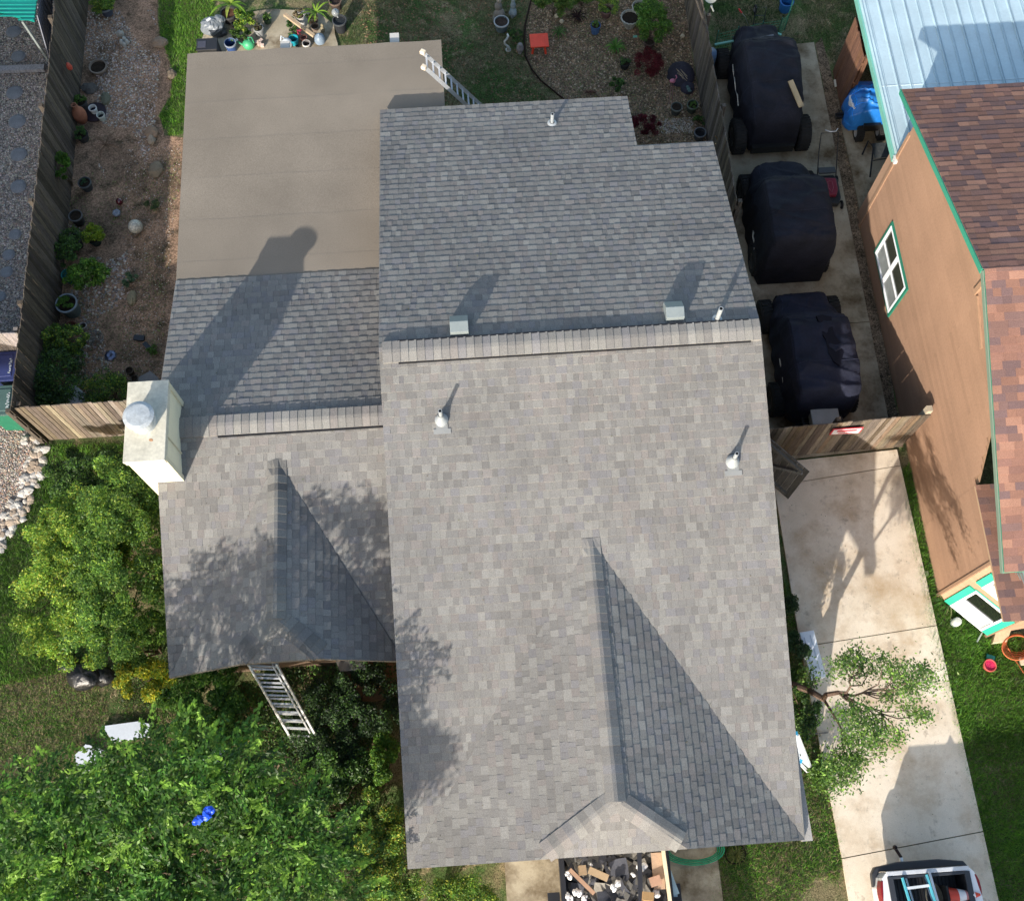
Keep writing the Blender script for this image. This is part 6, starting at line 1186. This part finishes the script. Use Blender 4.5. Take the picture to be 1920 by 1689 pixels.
b = B((.50, .25, .30)); [b.tube([(x+s_*.02, y-.01, .47), (x+s_*.035+.0, y-.3, .01)], .006, 5) for s_ in (-1, 1)]; b.build('leg', METAL, fm)
obj1('teal_ornament', 'small verdigris fish ornament below the twigs on the mound', 'ornament', lambda b: [b.blob(W(1291+rng.uniform(-4, 4), 166+rng.uniform(-5, 5), .15), (.04, .03, .03), jit=.2) for _ in range(5)], STONE, (.10, .17, .16))
obj1('pink_wire_edging', 'short pink wire edging at the north edge of the main roof', 'wire edging', lambda b: [b.tube([W(1096+2*i, 174, 0), W(1097+2*i, 171-2*(i % 3), .2), W(1100+2*i, 175, 0)], .006, 4) for i in range(10)], METAL, (.45, .16, .18))
obj1('bed_edging', 'dark curved metal edging between the lawn and the mulch bed', 'edging', lambda b: b.tube([W(x, y, .03) for x, y in ((1000, -20), (992, 15), (985, 45), (983, 75), (985, 105), (997, 130), (1015, 152), (1035, 168), (1062, 190))], .022, 6), METAL, (.04, .022, .016))
for i, (x, y) in enumerate(((1043, 30), (1053, 40), (1280, 68))): obj1('white_stone', ['white stone above the strappy green clump', 'second pale stone above the strappy green clump', 'pale triangular stone in the chips near the grey fence'][i], 'stone', bl(x, y, .04, (.06, .055, .05), jit=.15, seed=i), STONE, (.55, .47, .33))
obj1('mint_label', 'small mint green plant tag below the scalloped planters', 'plant tag', bx(1191, 69, .12, (.1, .05, .02), .1), PLAST, (.12, .4, .3))
# corner behind the buggies
sdh = empty('satellite_dish', W(1330, 30, 0), label='pale satellite dish on an angled pole beside the grey fence', cat='satellite dish')
x, y, _ = W(1330, -7, 1.7); b = B((.36, .36, .31)); b.lathe([(0, .0), (.1, .015), (.18, .05), (.185, .06)], (0, 0, 0), 24); from mathutils import Matrix
M_ = Matrix.Translation((x, y, 1.7)) @ Matrix.Rotation(.5, 4, 'X') @ Matrix.Rotation(.3, 4, 'Y'); b.v = [tuple(M_@Vector(q)) for q in b.v]; b.build('dish', PMETAL, sdh)
b = B((.33, .34, .31)); b.tube([W(1326, 45, .1), W(1330, 25, 1.1), W(1334, 12, 1.6)], .03, 8); b.tube([W(1334, 12, 1.6), W(1338, 22, 1.5)], .02, 6); b.build('pole', METAL, sdh)
bd = empty('blue_drum', W(1334, 108, 0), label='faded blue plastic drum between the grey fence and the furthest buggy', cat='drum')
x, y, _ = W(1333, 95, .75); b = B((.10, .17, .28)); b.lathe([(.14, 0), (.17, .05), (.17, .6), (.15, .7), (0, .76)], (x, y, 0), 24); b.build('body', PLAST, bd, smooth=True); b = B((.04, .08, .14)); b.disc((x, y, .765), .02, 10); b.build('cap', PLAST, bd)
gn = empty('garden_netting', W(1410, 40, 0), label='low green string netting around the small bed behind the furthest buggy', cat='netting')
b = B((.06, .30, .15)); path_ = [(1338, 96), (1375, 88), (1420, 78), (1455, 72), (1470, 58), (1480, 20), (1487, -30)]
pts = [W(x, y, 0) for x, y in path_]
for h_ in (.05, .14, .23, .32, .41, .5, .6): b.tube([(p[0], p[1], h_+.03*sin(i*1.3+h_*9)) for i, p in enumerate(pts)], .0055, 4)
for i in range(len(pts)-1):
    for k in range(8): q = Vector(pts[i]).lerp(Vector(pts[i+1]), k/8); b.tube([(q.x, q.y, .02), (q.x+.01, q.y, .62)], .0025, 4)
b.build('net', PLAST, gn)
for p in pts: B((.10, .32, .25)).tube([(p[0], p[1], 0), (p[0], p[1], .7)], .012, 6).build('stake', METAL, gn)
b = B((.16, .42, .34)); b.beam(W(1340, 84, .62), W(1382, 76, .66), .05, .03); b.beam(W(1455, 62, .62), W(1465, 66, .6), .05, .03); b.build('top_bar', PLAST, gn)
hc = empty('hand_cart', W(1420, 35, 0), label='dark wire framed hand cart inside the green netting', cat='cart')
b = B((.07, .08, .085)); c = W(1423, 38, .45); b.tube([(c[0]-.14, c[1]-.2, .2), (c[0]-.13, c[1]+.12, .75), (c[0]+.13, c[1]+.12, .75), (c[0]+.11, c[1]-.2, .2)], .012, 6); b.tube([(c[0]-.13, c[1]+.02, .58), (c[0]+.12, c[1]+.02, .58)], .01, 6); b.tube([(c[0]-.13, c[1]-.08, .4), (c[0]+.12, c[1]-.08, .4)], .01, 6); b.build('frame', METAL, hc)
wheel(hc, W(1416, 18, .12), .11, .05, tread=False, rimc=(.4, .4, .4)); B((.03, .03, .035)).box((c[0], c[1]-.2, .22), (.24, .16, .1), .05).build('tray', PLAST, hc)
rt = empty('garden_shears', W(1392, 25, 0), label='long handled tool with a red grip leaning in the netted bed', cat='garden tool')
B((.5, .03, .03)).tube([W(1385, 17, .7), W(1391, 25, .62)], .02, 8).build('grip', PLAST, rt); B((.5, .5, .5)).tube([W(1391, 25, .62), W(1397, 32, .5), W(1404, 50, .1)], .009, 6).build('shaft', METAL, rt)
bucket(1476, 2, .17, .3, (.02, .14, .42), 'bright blue tub at the top edge beside the netting')
obj1('white_stick', 'short white stick lying on the grass just outside the blue tub', 'stick', lambda b: b.beam(W(1462, 11, .04), W(1468, 15, .04), .03, .03), PAINT, (.6, .6, .5))
obj1('dead_pole', 'dark bare pole leaning along the top of the grey fence', 'pole', lambda b: b.tube([W(1302, -10, 1.8), W(1312, 20, 1.75), W(1328, 66, 1.6)], .025, 6), BARK, (.06, .05, .04))
ha = obj1('hose_bracket', 'small ochre metal hook hanging on the grey fence beside the slab', 'hook', lambda b: b.tube([W(1341, 255, 1.0), W(1346, 262, .95), W(1346, 272, .8), W(1341, 270, .75)], .014, 6), METAL, (.35, .24, .12))
ps = obj1('pvc_pipe', 'thin white pipe piece standing at the corner of the dirt strip', 'pipe', lambda b: b.beam(W(1565, 150, .1), W(1567, 163, .05), .04, .04), PAINT, (.6, .58, .5))
obj1('slab_edge_stone', 'pale small paving block across the grass strip by the clapboard wall', 'paving block', lambda b: b.prism([W(*p)[:2] for p in ((1717, 1073), (1739, 1071), (1740, 1080), (1719, 1082))], 0, .04), CONC, (.5, .5, .36))
# driveway things
wb = empty('panel_box', W(1525, 1240, 0), label='long white boxed panel lying at the left edge of the driveway', cat='box')
b = B((.80, .84, .90)); b.prism([W(x, y, .28)[:2] for x, y in ((1499, 1185), (1526, 1181), (1549, 1268), (1521, 1274))], .05, .28); b.build('carton', PAINT, wb, bevel=.01)
b = B((.55, .60, .68)); [b.beam(W(*p, .285), W(*q, .285), .02, .006) for p, q in (((1508, 1195), (1524, 1258)), ((1519, 1190), (1537, 1255)), ((1513, 1210), (1518, 1228)))]; b.build('print_lines', PAINT, wb)
wf = empty('folded_frame', W(1507, 1420, 0), label='folded white and blue metal frame leaning against the garage wall', cat='frame')
b = B((.70, .74, .78)); [b.beam(W(*p), W(*q), .05, .05) for p, q in (((1488, 1375, 1.6), (1497, 1428, .5)), ((1495, 1377, 1.6), (1524, 1450, .1)), ((1497, 1428, .5), (1524, 1456, .05)))]; b.add([W(1489, 1377, 1.6), W(1495, 1378, 1.6), W(1522, 1445, .2), W(1500, 1425, .5)], [(0, 1, 2, 3)], (.45, .50, .58)); b.build('panel', PMETAL, wf)
b = B((.02, .30, .55)); b.box(W(1489, 1374, 1.62), (.12, .06, .04), 0); b.box(W(1497, 1425, .56), (.14, .07, .05), -.4); b.build('corner_cap', PLAST, wf)
obj1('bare_stick', 'grey bare stick lying from the grass strip onto the driveway', 'stick', lambda b: b.beam(W(1515, 1376, .1), W(1552, 1373, .1), .025, .02), WOOD, (.25, .22, .19))
# east lawn things
gl = empty('glass_jar', W(1790, 1164, 0), label='clear glass jar light standing in the grass by the angled window', cat='jar')
b = B((.5, .52, .5)); b.lathe([(.08, 0), (.09, .1), (.08, .2), (.05, .22), (0, .22)], W(1789, 1168, 0), 18); b.build('body', GLASS, gl, smooth=True); B((.7, .7, .68)).lathe([(.085, .0), (.09, .02), (.06, .03)], W(1789, 1168, 0), 18).build('base_ring', METAL, gl)
rb = pot(1857, 1247, .12, .16, (.55, .07, .08), 'red plastic bucket lying in the grass by the orange hose', rim=(.6, .12, .1), soil=(.62, .04, .12), depth=.03, name='bucket', cat='bucket', mat=PLAST)
obj1('teal_scoop', 'teal plastic scoop beside the red bucket', 'scoop', bx(1857, 1232, .06, (.16, .08, .05), -.3), PLAST, (.02, .25, .22))
b = B((.50, .13, .05))
for i in range(5): b.tube([W(1907+(20+2*i)*cos(t), 1206+(17+1.5*i)*sin(t)+2*i, .04+.025*i) for t in np.linspace(0, 2*pi, 36)[:-1]], .013, 6, closed=True)
b.tube([W(1890, 1215, .1), W(1902, 1235, .05), W(1920, 1262, .03)], .013, 6)
o = b.build('garden_hose', RUBBER, origin=W(1905, 1208, 0)); tag(o, 'orange rubber hose coiled on the ground at the right edge', 'hose')
obj1('cream_block', 'cream coloured concrete block under the angled window', 'block', lambda b: b.prism([W(*p)[:2] for p in ((1862, 1187), (1890, 1184), (1882, 1205), (1856, 1208))], 0, .14), CONC, (.66, .56, .36))
obj1('splash_block', 'pale block under the orange hose at the right edge', 'block', lambda b: b.prism([W(*p)[:2] for p in ((1908, 1233), (1935, 1230), (1935, 1246), (1912, 1248))], 0, .12), CONC, (.62, .52, .38))
obj1('downspout', 'short grey downspout end reaching into the grass below the angled window', 'downspout', lambda b: b.tube([W(1848, 1172, .4), W(1846, 1177, .1), W(1832, 1203, .04)], .018, 6), PAINT, (.35, .38, .34))
blades('long bladed grass clump at the foot of the clapboard corner', 1775, 1128, .05, 0, 34, .32, .009, [(.06, .16, .03), (.09, .2, .04), (.2, .22, .1)], name='grass_clump')
# front yard things
bgp = empty('rubbish_bag', W(165, 1265, 0), label='shiny black rubbish bag lying on the front lawn by the shrub', cat='rubbish bag')
b = B((.014, .014, .016)); b.blob(W(160, 1266, .12), (.36, .28, .2), jit=.16, seg=16, rings=9, seed=2); b.blob(W(130, 1250, .1), (.22, .12, .12), jit=.2, seg=10, rings=7, seed=3); b.blob(W(193, 1268, .08), (.26, .18, .14), jit=.2, seg=12, rings=7, seed=5); b.build('bag', nmat('bin_bag', .38, spec=.5, nscale=9, bump=.8, bscale=14), bgp, smooth=True)
obj1('ribbed_sheet', 'white ribbed panel lying on the lawn above the front tree', 'panel', lambda b: b.prism([W(*p)[:2] for p in ((195, 1362), (262, 1353), (285, 1358), (282, 1382), (215, 1392))], .02, .1), PMETAL, (.72, .76, .82))
obj1('ribbed_sheet', 'white plastic offcut seen through the left leaves of the front tree', 'panel', lambda b: b.prism([W(*p)[:2] for p in ((142, 1418), (165, 1395), (200, 1408), (168, 1446), (150, 1440))], .02, .1), PMETAL, (.74, .77, .82))
obj1('ribbed_sheet', 'white plastic sheet half covered by leaves near the ladder foot', 'panel', lambda b: b.prism([W(*p)[:2] for p in ((365, 1405), (385, 1396), (418, 1402), (440, 1425), (432, 1445), (368, 1440))], .02, .1), PMETAL, (.74, .77, .82))
bo = empty('blue_pinwheel', W(383, 1527, 5.6), label='bright blue plastic ornament caught in the front tree', cat='ornament')
b = B((.01, .08, .62)); Rr = random.Random(4)
for (x, y) in ((392, 1518), (398, 1522), (388, 1524), (386, 1530), (375, 1535), (368, 1541), (372, 1538)): b.blob(W(x+Rr.uniform(-2, 2), y+Rr.uniform(-2, 2), 5.75), (.06, .05, .04), jit=.3, seg=8, rings=5)
b.build('petals', PLAST, bo)
ob = obj1('log_edging', 'dark curved log edging below the foot of the silver ladder', 'edging', lambda b: b.tube([W(x, y, .06) for x, y in ((505, 1405), (525, 1413), (548, 1422), (565, 1437), (580, 1455), (590, 1480))], .06, 8), BARK, (.05, .035, .025))
obj1('step_stone', 'flat brown stone slab in the bed below the ladder', 'stone slab', lambda b: b.prism([W(*p)[:2] for p in ((505, 1432), (530, 1420), (556, 1428), (575, 1448), (572, 1468), (535, 1462))], 0, .05), STONE, (.30, .22, .14))
pm = obj1('grey_mat', 'grey metal lid panel standing under the eave by the porch', 'panel', lambda b: b.prism([W(*p)[:2] for p in ((628, 1228), (683, 1228), (692, 1262), (645, 1266))], .02, .5), METAL, (.36, .35, .33))
obj1('wire_ring', 'dark wire ring leaning in the bed below the porch', 'wire ring', lambda b: b.tube([W(698+15*cos(t), 1278+14*sin(t), .35) for t in np.linspace(0, 2*pi, 26)[:-1]], .012, 6, closed=True), METAL, (.05, .03, .03))
obj1('wire_edging', 'dark wire border ring in the lawn below the right garage corner', 'wire edging', lambda b: b.tube([W(1379+19*cos(t), 1600+19*sin(t), .08) for t in np.linspace(0, 2*pi, 26)[:-1]], .012, 6, closed=True), METAL, (.03, .022, .018))
blades('pale grass clump inside the wire border ring', 1379, 1602, .04, 0, 26, .2, .007, [(.2, .22, .08), (.14, .17, .05)], name='grass_clump')
